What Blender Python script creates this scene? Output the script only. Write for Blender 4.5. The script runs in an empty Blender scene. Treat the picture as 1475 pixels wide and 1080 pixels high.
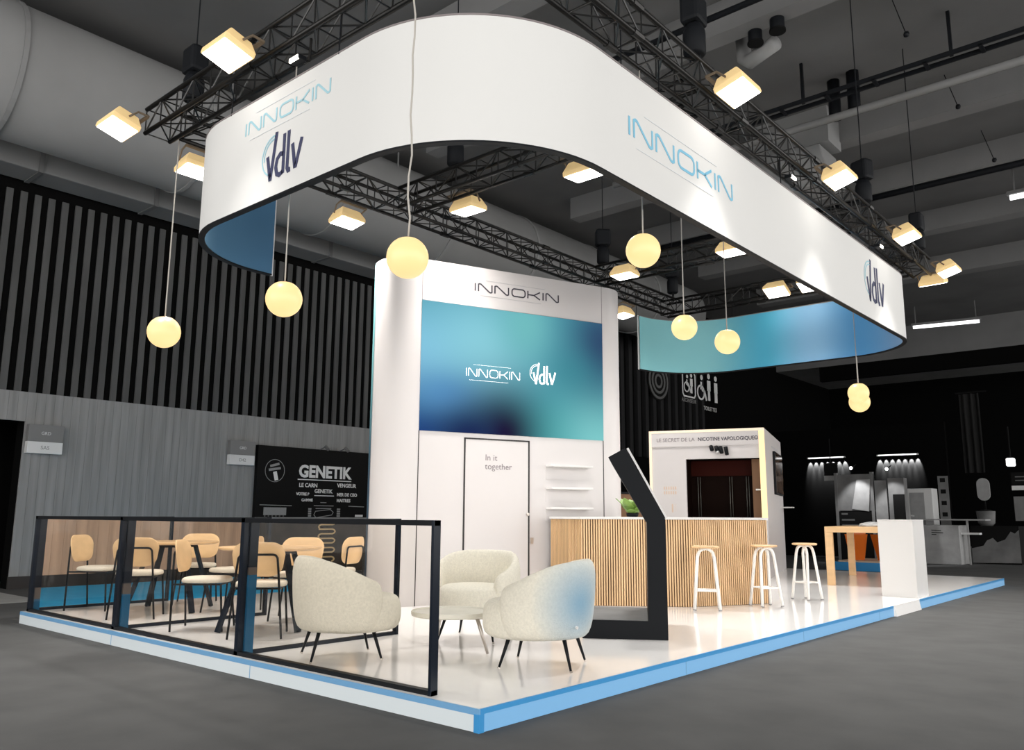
import bpy, math, random
from math import sin, cos, pi, radians, sqrt, atan2
from mathutils import Vector, Matrix

random.seed(7)
SC = bpy.context.scene
COL = SC.collection
H = 0.132            # height of the stand's deck above the hall floor

# ------------------------------------------------------------------ materials
def mat(name, col, rough=.5, metal=0., emit=None, estr=0., noise=None, bump=None, spec=.5, coat=0., alpha=None):
    m = bpy.data.materials.new(name); m.use_nodes = True
    nt = m.node_tree; b = nt.nodes['Principled BSDF']
    b.inputs['Base Color'].default_value = (*col, 1)
    b.inputs['Roughness'].default_value = rough
    b.inputs['Metallic'].default_value = metal
    b.inputs['Specular IOR Level'].default_value = spec
    b.inputs['Coat Weight'].default_value = coat
    if emit:
        b.inputs['Emission Color'].default_value = (*emit, 1)
        b.inputs['Emission Strength'].default_value = estr
    tc = nt.nodes.new('ShaderNodeTexCoord')
    if noise:
        sc, amt = noise[0], noise[1]
        stretch = noise[2] if len(noise) > 2 else (1, 1, 1)
        mp = nt.nodes.new('ShaderNodeMapping'); mp.inputs['Scale'].default_value = stretch
        nz = nt.nodes.new('ShaderNodeTexNoise'); nz.inputs['Scale'].default_value = sc; nz.inputs['Detail'].default_value = 5
        rp = nt.nodes.new('ShaderNodeValToRGB')
        rp.color_ramp.elements[0].position = .3; rp.color_ramp.elements[1].position = .7
        rp.color_ramp.elements[0].color = (*[max(0, c*(1-amt)) for c in col], 1)
        rp.color_ramp.elements[1].color = (*[min(1, c*(1+amt)) for c in col], 1)
        nt.links.new(tc.outputs['Object'], mp.inputs['Vector']); nt.links.new(mp.outputs['Vector'], nz.inputs['Vector'])
        nt.links.new(nz.outputs['Fac'], rp.inputs['Fac']); nt.links.new(rp.outputs['Color'], b.inputs['Base Color'])
    if bump:
        n2 = nt.nodes.new('ShaderNodeTexNoise'); n2.inputs['Scale'].default_value = bump[0]; n2.inputs['Detail'].default_value = 3
        bp = nt.nodes.new('ShaderNodeBump'); bp.inputs['Strength'].default_value = bump[1]; bp.inputs['Distance'].default_value = .01
        nt.links.new(tc.outputs['Object'], n2.inputs['Vector']); nt.links.new(n2.outputs['Fac'], bp.inputs['Height'])
        nt.links.new(bp.outputs['Normal'], b.inputs['Normal'])
    return m

def ramp_mat(name, axis, stops, rough=.5, scale=1., offset=0., warp=0., emit=0.):
    """printed colour gradient along one object axis (0,1,2)"""
    m = bpy.data.materials.new(name); m.use_nodes = True
    nt = m.node_tree; b = nt.nodes['Principled BSDF']; b.inputs['Roughness'].default_value = rough
    tc = nt.nodes.new('ShaderNodeTexCoord'); sx = nt.nodes.new('ShaderNodeSeparateXYZ')
    ma = nt.nodes.new('ShaderNodeMath'); ma.operation = 'MULTIPLY_ADD'
    ma.inputs[1].default_value = scale; ma.inputs[2].default_value = offset
    rp = nt.nodes.new('ShaderNodeValToRGB'); rp.color_ramp.interpolation = 'EASE'
    els = rp.color_ramp.elements
    while len(els) < len(stops): els.new(.5)
    for e, (p, c) in zip(els, stops): e.position = p; e.color = (*c, 1)
    nt.links.new(tc.outputs['Object'], sx.inputs[0]); nt.links.new(sx.outputs[axis], ma.inputs[0])
    nt.links.new(ma.outputs[0], rp.inputs['Fac']); nt.links.new(rp.outputs['Color'], b.inputs['Base Color'])
    if emit:
        nt.links.new(rp.outputs['Color'], b.inputs['Emission Color']); b.inputs['Emission Strength'].default_value = emit
    return m

M = {}
M['deck'] = mat('gloss_white_deck', (.90, .885, .875), .12, noise=(1.2, .02), spec=.6)
M['white_paint'] = mat('white_paint', (.66, .645, .63), .5)
M['fabric_banner'] = mat('banner_fabric', (.70, .695, .68), .8, noise=(.5, .012))
M['tower_white'] = mat('tower_laminate', (.60, .567, .558), .45, noise=(.7, .025))
M['fascia_white'] = mat('fascia_pale', (.70, .76, .79), .45)
M['fascia_blue'] = mat('fascia_blue', (.22, .50, .83), .45)
M['trim_blue'] = mat('edge_trim_blue', (.045, .29, .62), .35)
M['trim_soft'] = mat('edge_trim_soft_blue', (.16, .37, .62), .4)
M['black'] = mat('black_metal', (.006, .007, .009), .45, spec=.15)
M['black_matte'] = mat('black_matte', (.007, .008, .010), .6, spec=.15)
M['navy'] = mat('dark_navy_metal', (.006, .010, .018), .25, spec=.2)
M['reflected_blue'] = mat('reflected_blue', (.008, .09, .19), .25, spec=.25)  # colour standing in for the blue reflected in the posts
M['reflected_brown'] = mat('reflected_grey_brown', (.09, .07, .06), .25)  # colour standing in for the brown reflected in the posts
M['truss'] = mat('truss_dark_alu', (.028, .027, .026), .35, .7)
M['truss_l'] = mat('truss_lacing', (.05, .05, .05), .32, .8)
M['wood'] = mat('oak_slat', (.70, .46, .245), .5, noise=(9, .16, (1, 1, .12)))
M['ply'] = mat('light_plywood', (.80, .53, .28), .42, noise=(6, .08, (.3, 1, 2)))
M['slat_back'] = mat('slat_backing', (.10, .05, .02), .7)
M['tabletop'] = mat('oak_table', (.74, .48, .25), .4, noise=(8, .1, (.2, 1, 1)))
M['seatfab'] = mat('cream_seat_fabric', (.68, .62, .52), .85, noise=(60, .06), bump=(180, .25))
M['boucle'] = mat('cream_boucle', (.74, .70, .60), .95, noise=(55, .07), bump=(140, .5))
M['steel'] = mat('brushed_steel', (.55, .50, .46), .3, .8)
M['stone'] = mat('pale_stone_top', (.72, .69, .60), .3, noise=(6, .06))
M['white_metal'] = mat('white_tube', (.84, .83, .80), .35)
M['globe'] = mat('warm_opal_glass', (.25, .2, .1), .4, emit=(1.0, .75, .34), estr=.95)
M['cord'] = mat('pale_cord', (.45, .42, .38), .6)
M['cord_dark'] = mat('dark_cord', (.05, .05, .05), .6)
M['hood'] = mat('lamp_hood', (.85, .62, .30), .5, emit=(1, .70, .33), estr=.35)
M['hood_dark'] = mat('lamp_bracket', (.16, .12, .08), .5)
M['flood'] = mat('flood_panel', (1, 1, 1), .5, emit=(1, .96, .90), estr=9.)
M['spot'] = mat('spot_lens', (1, 1, 1), .5, emit=(1, .92, .78), estr=4.)
M['tube'] = mat('fluorescent_tube', (1, 1, 1), .5, emit=(1, 1, 1), estr=2.2)
M['led'] = mat('warm_led_strip', (.3, .24, .14), .5, emit=(1, .74, .38), estr=1.1)
M['led_soft'] = mat('pale_led_edge', (.4, .34, .26), .5, emit=(1, .82, .62), estr=.72)
M['ink_dark'] = mat('dark_ink', (.045, .04, .055), .6)
M['ink_navy'] = mat('navy_ink', (.035, .04, .10), .6)
M['ink_cyan'] = mat('cyan_ink', (.20, .50, .68), .6)
M['ink_aqua'] = mat('aqua_ink', (.34, .58, .66), .6)
M['ink_line'] = mat('pale_grey_ink', (.45, .44, .46), .6)
M['ink_rose'] = mat('rose_grey_ink', (.20, .17, .18), .6)
M['rule_faint'] = mat('faint_rule', (.70, .73, .76), .7)
M['ink_white'] = mat('white_screen_ink', (1, 1, 1), .6, emit=(1, 1, 1), estr=.95)
M['seam'] = mat('dark_seam', (.02, .018, .018), .6)
M['seam_soft'] = mat('grey_seam', (.22, .19, .19), .6)
M['carpet'] = mat('grey_hall_carpet', (.098, .098, .098), .95, noise=(2.2, .10), spec=.1)
M['aisle'] = mat('pale_concrete', (.34, .34, .33), .8, noise=(3, .08))
M['blue_carpet'] = mat('blue_carpet', (.04, .5, 1.0), .95, noise=(4, .12), spec=.1)
M['concrete'] = mat('dark_concrete', (.13, .13, .13), .9, noise=(.6, .12), spec=.1)
M['concrete_l'] = mat('grey_beam', (.18, .18, .18), .9, noise=(1, .08), spec=.1)
M['duct'] = mat('grey_duct', (.23, .23, .23), .75, noise=(.7, .08), spec=.1)
M['hall_black'] = mat('hall_black', (.0035, .0035, .0035), .9, spec=.05)
M['hall_wash'] = mat('black_partition', (.004, .004, .004), .9, spec=0)
M['slat_grey'] = mat('grey_wall_slat', (.085, .085, .085), .8, noise=(3, .2, (1, 1, .2)), spec=.15)
M['wall_wood'] = mat('grey_wood_panel', (.25, .25, .25), .8, noise=(5, .16, (1, 2.2, .12)), spec=.15)
M['wall_warm'] = mat('warm_wood_panel', (.76, .48, .32), .7, noise=(4, .22, (1, 1.5, .15)), spec=.2)
M['baseboard'] = mat('dark_skirting', (.035, .03, .028), .8)
M['sign_grey'] = mat('sign_grey', (.16, .16, .16), .5)
M['sign_pale'] = mat('sign_pale', (.62, .62, .62), .5)
M['print_white'] = mat('white_print', (.72, .72, .72), .6)
M['print_grey'] = mat('grey_print', (.26, .26, .26), .6)
M['print_dim'] = mat('dim_print', (.10, .10, .10), .6)
M['print_dim2'] = mat('dim_curtain', (.018, .018, .018), .8, spec=.1)
M['panel_black'] = mat('black_print_panel', (.006, .006, .006), .6, spec=.1)
M['panel_warm'] = mat('brown_black_panel', (.055, .042, .032), .6, noise=(3, .4), spec=.1)
M['gold'] = mat('gold_line', (.85, .60, .30), .5)
M['maroon'] = mat('maroon_dark', (.007, .003, .002), .5, spec=.03)
M['maroon_l'] = mat('maroon_header', (.03, .006, .004), .5, spec=.03)
M['brown'] = mat('brown_jamb', (.16, .075, .028), .5)
M['tube_dim'] = mat('dim_glass_tube', (.10, .10, .09), .2)
M['tv'] = mat('bronze_screen', (.10, .058, .035), .1, noise=(1.5, .5))
M['tan'] = mat('tan_print', (.62, .47, .36), .6)
M['leaf'] = mat('succulent_green', (.20, .33, .07), .45, noise=(8, .3))
M['orange'] = mat('orange_acrylic', (.75, .16, .015), .25)
M['beige'] = mat('beige_plinth', (.62, .45, .32), .6)
M['nb_grey'] = mat('neighbour_grey', (.30, .30, .30), .7, noise=(4, .12))
M['nb_mid'] = mat('neighbour_mid_grey', (.14, .14, .14), .7, noise=(2, .3))
M['nb_dark'] = mat('neighbour_dark', (.006, .006, .006), .7, spec=.1)
M['nb_white'] = mat('neighbour_white', (.62, .62, .62), .6)
M['wrap'] = mat('plastic_wrap', (.6, .6, .6), .15)
M['teal'] = ramp_mat('teal_wrap', 2, [(0, (.02, .03, .05)), (.35, (.03, .07, .11)), (.8, (.20, .48, .50)), (1, (.30, .58, .58))], .5, 1/4.46)
# inside of the hanging banner: aqua at one end running to deep blue
M['banner_in'] = ramp_mat('banner_inner_print', 0, [(0, (.27, .62, .66)), (.16, (.27, .63, .68)), (.42, (.09, .50, .72)), (.62, (.28, .56, .84)), (.8, (.10, .36, .70)), (1, (.22, .38, .62))], .8, 1/4.4, 4.45/4.4)
M['banner_in_l'] = ramp_mat('banner_inner_print_front', 1, [(0, (.20, .40, .58)), (.4, (.07, .19, .32)), (1, (.06, .17, .30))], .8, 1/1.3, 0)

def glass_mat():
    m = bpy.data.materials.new('clear_glass'); m.use_nodes = True
    nt = m.node_tree; nt.nodes.remove(nt.nodes['Principled BSDF'])
    out = nt.nodes['Material Output']
    tr = nt.nodes.new('ShaderNodeBsdfTransparent'); tr.inputs[0].default_value = (.965, .955, .94, 1)
    gl = nt.nodes.new('ShaderNodeBsdfGlossy'); gl.inputs['Roughness'].default_value = .02
    fr = nt.nodes.new('ShaderNodeFresnel'); fr.inputs[0].default_value = 1.3
    ge = nt.nodes.new('ShaderNodeNewGeometry'); sub = nt.nodes.new('ShaderNodeMath'); sub.operation = 'SUBTRACT'; sub.inputs[0].default_value = 1; nt.links.new(ge.outputs['Backfacing'], sub.inputs[1])
    mu = nt.nodes.new('ShaderNodeMath'); mu.operation = 'MULTIPLY'; nt.links.new(fr.outputs[0], mu.inputs[0]); nt.links.new(sub.outputs[0], mu.inputs[1])
    mx = nt.nodes.new('ShaderNodeMixShader')
    nt.links.new(mu.outputs[0], mx.inputs[0]); nt.links.new(tr.outputs[0], mx.inputs[1]); nt.links.new(gl.outputs[0], mx.inputs[2])
    nt.links.new(mx.outputs[0], out.inputs[0])
    return m
M['glass'] = glass_mat()

def screen_mat():
    """LED wall picture: soft blue, teal and near-black clouds (emissive, it is a lit screen)"""
    m = bpy.data.materials.new('led_wall_picture'); m.use_nodes = True
    nt = m.node_tree; b = nt.nodes['Principled BSDF']; b.inputs['Roughness'].default_value = .5
    b.inputs['Base Color'].default_value = (.002, .002, .002, 1); b.inputs['Specular IOR Level'].default_value = 0
    tc = nt.nodes.new('ShaderNodeTexCoord'); sx = nt.nodes.new('ShaderNodeSeparateXYZ')
    nt.links.new(tc.outputs['Object'], sx.inputs[0])
    def blob(px, pz, sxx, szz):
        a = nt.nodes.new('ShaderNodeMath'); a.operation = 'SUBTRACT'; a.inputs[1].default_value = px; nt.links.new(sx.outputs[0], a.inputs[0])
        a2 = nt.nodes.new('ShaderNodeMath'); a2.operation = 'DIVIDE'; a2.inputs[1].default_value = sxx; nt.links.new(a.outputs[0], a2.inputs[0])
        c = nt.nodes.new('ShaderNodeMath'); c.operation = 'SUBTRACT'; c.inputs[1].default_value = pz; nt.links.new(sx.outputs[2], c.inputs[0])
        c2 = nt.nodes.new('ShaderNodeMath'); c2.operation = 'DIVIDE'; c2.inputs[1].default_value = szz; nt.links.new(c.outputs[0], c2.inputs[0])
        p = nt.nodes.new('ShaderNodeMath'); p.operation = 'MULTIPLY'; nt.links.new(a2.outputs[0], p.inputs[0]); nt.links.new(a2.outputs[0], p.inputs[1])
        q = nt.nodes.new('ShaderNodeMath'); q.operation = 'MULTIPLY_ADD'; nt.links.new(c2.outputs[0], q.inputs[0]); nt.links.new(c2.outputs[0], q.inputs[1]); nt.links.new(p.outputs[0], q.inputs[2])
        r = nt.nodes.new('ShaderNodeMath'); r.operation = 'MULTIPLY'; r.inputs[1].default_value = -1; nt.links.new(q.outputs[0], r.inputs[0])
        e = nt.nodes.new('ShaderNodeMath'); e.operation = 'EXPONENT'; nt.links.new(r.outputs[0], e.inputs[0])
        return e.outputs[0]
    cur = None
    base = (.075, .32, .40)
    # (centre s, centre z, spread, colour, amount)
    for (px, pz, sa, sb, col, amt) in [
        (.1, .95, 1.1, .75, (.24, .58, .78), 1.0), (.9, 1.15, .7, .7, (.28, .66, .76), .9), (.0, -.05, 1.0, .68, (.015, .06, .22), 1.0), (.35, .5, .5, .3, (.10, .30, .60), .7),
        (2.0, .0, .7, .6, (.08, .42, .44), .9), (2.75, -.05, .6, .8, (.22, .62, .62), 1.0), (1.55, 1.55, .45, .5, (.17, .52, .53), .9),
        (1.22, .0, .62, .70, (.012, .003, .022), 1.0), (.7, -.05, .5, .38, (.008, .016, .085), .95), (2.8, 1.4, .62, .85, (.03, .07, .15), 1.0), (2.3, .95, .45, .35, (.04, .24, .29), .5)]:
        mx = nt.nodes.new('ShaderNodeMix'); mx.data_type = 'RGBA'
        f = nt.nodes.new('ShaderNodeMath'); f.operation = 'MULTIPLY'; f.inputs[1].default_value = amt
        nt.links.new(blob(px, pz, sa, sb), f.inputs[0]); nt.links.new(f.outputs[0], mx.inputs[0])
        if cur is None: mx.inputs[6].default_value = (*base, 1)
        else: nt.links.new(cur, mx.inputs[6])
        mx.inputs[7].default_value = (*col, 1)
        cur = mx.outputs[2]
    nt.links.new(cur, b.inputs['Emission Color']); b.inputs['Emission Strength'].default_value = 1.0
    return m
M['screen'] = screen_mat()

def boucle_reflection():  # blue reflected light on the chair back, painted into the fabric colour
    m = M['boucle'].copy(); m.name = 'cream_boucle_blue_reflection'
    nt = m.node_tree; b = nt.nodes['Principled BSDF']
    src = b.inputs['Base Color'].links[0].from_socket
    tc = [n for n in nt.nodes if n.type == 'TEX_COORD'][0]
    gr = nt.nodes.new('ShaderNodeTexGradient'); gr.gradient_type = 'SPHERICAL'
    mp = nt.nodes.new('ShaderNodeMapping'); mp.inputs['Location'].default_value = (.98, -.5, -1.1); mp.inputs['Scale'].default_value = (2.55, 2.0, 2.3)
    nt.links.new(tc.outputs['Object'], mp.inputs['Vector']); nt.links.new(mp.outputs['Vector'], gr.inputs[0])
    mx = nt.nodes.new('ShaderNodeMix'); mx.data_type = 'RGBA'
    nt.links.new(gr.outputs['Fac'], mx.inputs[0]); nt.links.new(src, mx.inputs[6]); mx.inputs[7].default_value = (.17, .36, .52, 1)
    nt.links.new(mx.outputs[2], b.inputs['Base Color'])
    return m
M['boucle_blue_reflection'] = boucle_reflection()

# ------------------------------------------------------------------ mesh builder
class MB:
    def __init__(s): s.v = []; s.f = []
    def add(s, vs, fs):
        n = len(s.v); s.v += [tuple(x) for x in vs]; s.f += [tuple(i+n for i in f) for f in fs]; return s
    def box(s, x0, x1, y0, y1, z0, z1, T=None):
        vs = [Vector((x, y, z)) for z in (z0, z1) for y in (y0, y1) for x in (x0, x1)]
        if T: vs = [T @ v for v in vs]
        return s.add(vs, [(0, 2, 3, 1), (4, 5, 7, 6), (0, 1, 5, 4), (2, 6, 7, 3), (0, 4, 6, 2), (1, 3, 7, 5)])
    def bar(s, a, b, w, d=None, up=(0, 0, 1)):
        """rectangular bar from a to b, w wide across, d in the other direction"""
        a, b = Vector(a), Vector(b); d = d or w; t = (b-a).normalized(); up = Vector(up)
        if abs(t.dot(up)) > .95: up = Vector((1, 0, 0))
        x = t.cross(up).normalized(); y = x.cross(t)
        vs = [p + x*i*w/2 + y*j*d/2 for p in (a, b) for i, j in ((-1, -1), (1, -1), (1, 1), (-1, 1))]
        return s.add(vs, [(3, 2, 1, 0), (4, 5, 6, 7)] + [(i, (i+1) % 4, 4+(i+1) % 4, 4+i) for i in range(4)])
    def tube(s, pts, r, n=8, closed=False, caps=True):
        pts = [Vector(p) for p in pts]; m = len(pts)
        rr = r if isinstance(r, (list, tuple)) else [r]*m
        vs = []; prev = None
        for i, p in enumerate(pts):
            if closed: t = pts[(i+1) % m]-pts[i-1]
            else: t = pts[min(i+1, m-1)]-pts[max(i-1, 0)]
            t.normalize()
            if prev is None:
                u = Vector((0, 0, 1)) if abs(t.z) < .9 else Vector((1, 0, 0))
                x = t.cross(u).normalized()
            else: x = (prev - t*prev.dot(t)).normalized()
            prev = x; y = t.cross(x)
            vs += [p + (x*cos(2*pi*k/n)+y*sin(2*pi*k/n))*rr[i] for k in range(n)]
        fs = []
        for i in range(m if closed else m-1):
            j = (i+1) % m
            fs += [(i*n+k, i*n+(k+1) % n, j*n+(k+1) % n, j*n+k) for k in range(n)]
        if caps and not closed: fs += [tuple(range(n))[::-1], tuple(range((m-1)*n, m*n))]
        return s.add(vs, fs)
    def loft(s, rings, cap=True, closed=True):
        n = len(rings[0]); vs = [p for r in rings for p in r]; fs = []
        for i in range(len(rings)-1):
            for k in range(n if closed else n-1): fs.append((i*n+k, i*n+(k+1) % n, (i+1)*n+(k+1) % n, (i+1)*n+k))
        if cap: fs += [tuple(range(n))[::-1], tuple(range((len(rings)-1)*n, len(rings)*n))]
        return s.add(vs, fs)
    def lathe(s, prof, n=24, c=(0, 0, 0), cap=True):
        return s.loft([[(c[0]+r*cos(2*pi*k/n), c[1]+r*sin(2*pi*k/n), c[2]+z) for k in range(n)] for r, z in prof], cap)
    def prism(s, poly, z0, z1):
        return s.loft([[(x, y, z0) for x, y in poly], [(x, y, z1) for x, y in poly]])
    def extr(s, poly3, vec):
        vec = Vector(vec); return s.loft([[Vector(p) for p in poly3], [Vector(p)+vec for p in poly3]])
    def build(s, name, m, parent=None, smooth=False, bevel=0, sub=0):
        me = bpy.data.meshes.new(name); me.from_pydata(s.v, [], s.f); me.update()
        import bmesh
        bm = bmesh.new(); bm.from_mesh(me); bmesh.ops.recalc_face_normals(bm, faces=bm.faces); bm.to_mesh(me); bm.free()
        o = bpy.data.objects.new(name, me); COL.objects.link(o)
        if m: me.materials.append(M[m] if isinstance(m, str) else m)
        if parent: o.parent = parent
        if smooth:
            me.polygons.foreach_set('use_smooth', [True]*len(me.polygons))
            if smooth == 2: me.set_sharp_from_angle(angle=radians(32))
        if sub:
            d = o.modifiers.new('sub', 'SUBSURF'); d.levels = sub; d.render_levels = sub
        if bevel:
            d = o.modifiers.new('bevel', 'BEVEL'); d.width = bevel; d.segments = 2; d.limit_method = 'ANGLE'; d.angle_limit = radians(40)
        return o

def tag(o, label, cat, group=None, kind=None):
    o['label'] = label; o['category'] = cat
    if group: o['group'] = group
    if kind: o['kind'] = kind
    return o
def thing(name, label, cat, loc=(0, 0, 0), rz=0, group=None):
    o = bpy.data.objects.new(name, None); COL.objects.link(o); o.empty_display_size = .1
    o.location = loc; o.rotation_euler = (0, 0, rz)
    return tag(o, label, cat, group)
def struct(o): o['kind'] = 'structure'; return o
def copy_tree(o, loc, rz=None, label=None, parent=None):
    c = o.copy(); COL.objects.link(c)
    if parent: c.parent = parent
    else:
        c.location = loc
        if rz is not None: c.rotation_euler = (0, 0, rz)
        if label: c['label'] = label
    for ch in list(o.children): copy_tree(ch, None, parent=c)
    return c

def arc(cx, cy, r, a0, a1, n):
    return [(cx+r*cos(radians(a0+(a1-a0)*i/n)), cy+r*sin(radians(a0+(a1-a0)*i/n))) for i in range(n+1)]

# ------------------------------------------------------------------ lettering
def place(o3, u, v, w):
    """matrix taking (x along u, y along v, z along w) at origin o3"""
    u, v, w = Vector(u).normalized(), Vector(v).normalized(), Vector(w).normalized()
    m = Matrix((u, v, w)).transposed().to_4x4(); m.translation = Vector(o3); return m
def strokes(lines, width, T, depth=.0015):
    """flat raised strokes; lines = list of 2-D polylines (optionally closed by repeating the first point)"""
    b = MB()
    for L in lines:
        L = [Vector((p[0], p[1])) for p in L]
        closed = (L[0]-L[-1]).length < 1e-6 and len(L) > 3
        if closed: L = L[:-1]
        n = len(L); left = []; right = []
        for i, p in enumerate(L):
            if closed: a, c = L[i-1], L[(i+1) % n]
            else: a, c = (L[i-1] if i else None), (L[i+1] if i < n-1 else None)
            d1 = (p-a).normalized() if a is not None else None; d2 = (c-p).normalized() if c is not None else None
            d = ((d1 or d2)+(d2 or d1))
            d = d.normalized() if d.length > 1e-6 else (d1 or d2)
            nn = Vector((-d.y, d.x)); k = 1.
            if d1 is not None and d2 is not None:
                k = 1/max(.45, nn.dot(Vector((-d1.y, d1.x))))
            left.append(p+nn*width/2*k); right.append(p-nn*width/2*k)
        rings = []
        for l, r in zip(left, right):
            rings.append([T @ Vector((l.x, l.y, depth)), T @ Vector((r.x, r.y, depth)), T @ Vector((r.x, r.y, 0)), T @ Vector((l.x, l.y, 0))])
        if closed: rings.append(rings[0])
        b.loft(rings, cap=not closed)
    return b
def wide_name(W, h):
    """the wide thin seven-letter word-mark: I N N O K I N"""
    def N(a, c): 
        a *= W; c *= W; e = (c-a)*.08
        return [(a, 0), (a, h*.93), (a+e, h), (a+2.2*e, h*.97), (c-2.2*e, h*.03), (c-e, 0), (c, h*.07), (c, h)]
    L = [[(0.004*W, 0), (0.004*W, h)], N(.042, .196), N(.231, .39)]
    x0, x1, r = .432*W, .588*W, h*.36
    O = arc(x1-r, h-r, r, 90, 0, 4)+arc(x1-r, r, r, 0, -90, 4)+arc(x0+r, r, r, -90, -180, 4)+arc(x0+r, h-r, r, 180, 90, 4)
    L.append(O+[O[0]])
    k0, k1 = .622*W, .77*W
    L += [[(k0, 0), (k0, h)], [(k0, h*.5), (k0+(k1-k0)*.5, h*.5), (k1, h)], [(k0+(k1-k0)*.5, h*.5), (k1, 0)]]
    L += [[(.808*W, 0), (.808*W, h)], N(.845, .998)]
    return L
def rule_lines(W, h): return [[(.13*W, h*1.5), (.83*W, h*1.5)], [(.06*W, -h*.5), (.78*W, -h*.5)]]
def vmark(S):
    """lower-case v d l v with the first arm rising like a clock hand; S = overall height"""
    w = S
    return [[(.13*w, .52*w), (.25*w, 0.02*w), (.27*w, .02*w), (.42*w, .98*w)],
            [(.70*w, .86*w), (.70*w, .02*w)],
            arc(.565*w, .235*w, .135*w, 20, 340, 12) if False else [(.69*w, .44*w), (.58*w, .46*w), (.48*w, .38*w), (.44*w, .22*w), (.49*w, .06*w), (.58*w, .02*w), (.69*w, .06*w)],
            [(.85*w, .88*w), (.84*w, .10*w), (.88*w, .03*w), (.95*w, .04*w)],
            [(.99*w, .56*w), (1.10*w, .06*w), (1.13*w, .06*w), (1.30*w, .60*w)]]
def vring(S): return [arc(.36*S, .50*S, .42*S, 85, 250, 18), arc(.36*S, .50*S, .35*S, 85, 190, 12)]
def text_mesh(body, size, T, name, m, parent, depth=.003, align='LEFT', bold=0., sx=1., gap=1., fit=0.):
    cu = bpy.data.curves.new(name, 'FONT'); cu.body = body; cu.size = size; cu.extrude = depth/2; cu.align_x = align; cu.offset = bold
    cu.resolution_u = 3; cu.space_character = gap
    tmp = bpy.data.objects.new('tmp_text', cu); COL.objects.link(tmp)
    dg = bpy.context.evaluated_depsgraph_get()
    me = bpy.data.meshes.new_from_object(tmp.evaluated_get(dg))
    bpy.data.objects.remove(tmp); bpy.data.curves.remove(cu)
    if fit: sx = fit/max(v.co.x for v in me.vertices)
    me.transform(Matrix.Diagonal((sx, 1, 1, 1))); me.transform(T)
    o = bpy.data.objects.new(name, me); COL.objects.link(o); me.name = name
    me.materials.clear(); me.materials.append(M[m])
    if parent: o.parent = parent
    return o

# ------------------------------------------------------------------ hall shell
struct(MB().box(-14, 14, -12, 40, -.1, 0).build('floor', 'carpet'))
struct(MB().box(-12, -9.6, -8, 1.15, 0, .004).build('trim_1', 'aisle'))
struct(MB().box(-14, 14, -12, 40, 9.3, 9.5).build('ceiling', 'concrete'))
struct(MB().box(-12.3, -12, -12, -.9, 0, 9.3).box(-12.3, -12, 1.43, 40, 0, 9.3).box(-12.3, -12, -.9, 1.43, 2.78, 9.3).build('wall_left', 'hall_black'))
struct(MB().box(-13.9, -13.8, -3, 3.7, 0, 3.2).box(-13.8, -12.3, -3, -2.9, 0, 3.2).box(-13.8, -12.3, 3.6, 3.7, 0, 3.2).box(-13.8, -12.3, -3, 3.7, 3.1, 3.2).build('door_1', 'hall_black'))
struct(MB().box(-12, 14, 39.7, 40, 0, 9.3).build('wall_back', 'hall_black'))
# grey boards under the battens, with a gap for the doorway
b = MB()
y = -9.
while y < 19.4:
    w = .145
    zt_, zb_ = 3.28, .2
    if y+w > -.9 and y < 1.43: zb_ = 2.78
    if not (y > 1.86 and y < 5.8): b.box(-12, -11.965+random.uniform(0, .004), y, y+w-.003, zb_, zt_)
    else: b.box(-12, -11.965+random.uniform(0, .004), y, y+w-.003, 1.17, zt_)
    y += w
struct(b.build('trim_2', 'wall_wood'))
b = MB(); y = 1.86
while y < 5.84:
    b.box(-12, -11.962+random.uniform(0, .004), y, min(y+.19, 5.86)-.003, .2, 1.17); y += .19
struct(b.build('trim_3', 'wall_warm'))
struct(MB().box(-12, -11.94, 1.43, 19.4, 0, .2).box(-12, -11.94, -9, -.9, 0, .2).build('baseboard_left', 'baseboard'))
b = MB(); y = -9.
while y < 9.2:
    b.box(-12, -11.965, y, y+.108, 3.28, 6.78); y += .227
struct(b.build('trim_4', 'slat_grey'))
M['slat_far'] = mat('far_wall_slat', (.022, .022, .023), .8, spec=.1)
b = MB(); y = 16.5
while y < 25.5:
    b.box(-12, -11.85, y, y+.2, 3.3, 9.0); y += .52
struct(b.build('trim_5', 'slat_far'))
# ceiling: beams across the hall
for i, (yy, w, z0) in enumerate([(7.4, .35, 8.75), (12.45, .4, 8.75), (15.65, .4, 8.75), (19.2, .45, 8.75), (4.7, .4, 8.8), (23.5, .5, 8.7)]):
    struct(MB().box(-8.6, 14, yy, yy+w, z0, 9.3).build('beam', 'concrete_l'))
struct(MB().box(-14, 14, 33, 39.7, 7.95, 9.3).build('bulkhead', 'concrete_l'))
struct(MB().box(-10.0, 14, 33.0, 33.3, 7.3, 7.95).build('bulkhead_lip', 'hall_black'))
# the big round ventilation duct along the left wall and a square one beside it
t = thing('ventilation_duct', 'fat round grey duct running along the ceiling above the slatted wall', 'duct', (-10.35, 0, 8.05))
b = MB(); b.tube([(0, -10, 0), (0, 21, 0)], 1.05, 32)
b.build('duct_tube', 'duct', t, smooth=True)
for yy in range(-6, 21, 3): MB().tube([(0, yy, 0), (0, yy+.07, 0)], 1.075, 32).build('duct_flange', 'duct', t)
for yy in (-1.0, 3.5, 7.5):
    b = MB(); b.tube([(.75, yy, .7), (.75, yy, 1.25)], .02, 6); b.build('hanger_rod', 'nb_mid', t)
t = thing('square_duct', 'long square grey duct hugging the top of the slatted wall', 'duct', (-11.63, 0, 7.05))
MB().box(-.3, .35, -10, 12, -.1, .32).build('duct_body', 'concrete_l', t, bevel=.02)
[MB().bar((-.22, yy, .38), (-.22, yy, 2.25), .03).build('hanger_rod', 'black_matte', t) for yy in range(-8, 12, 4)]
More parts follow.
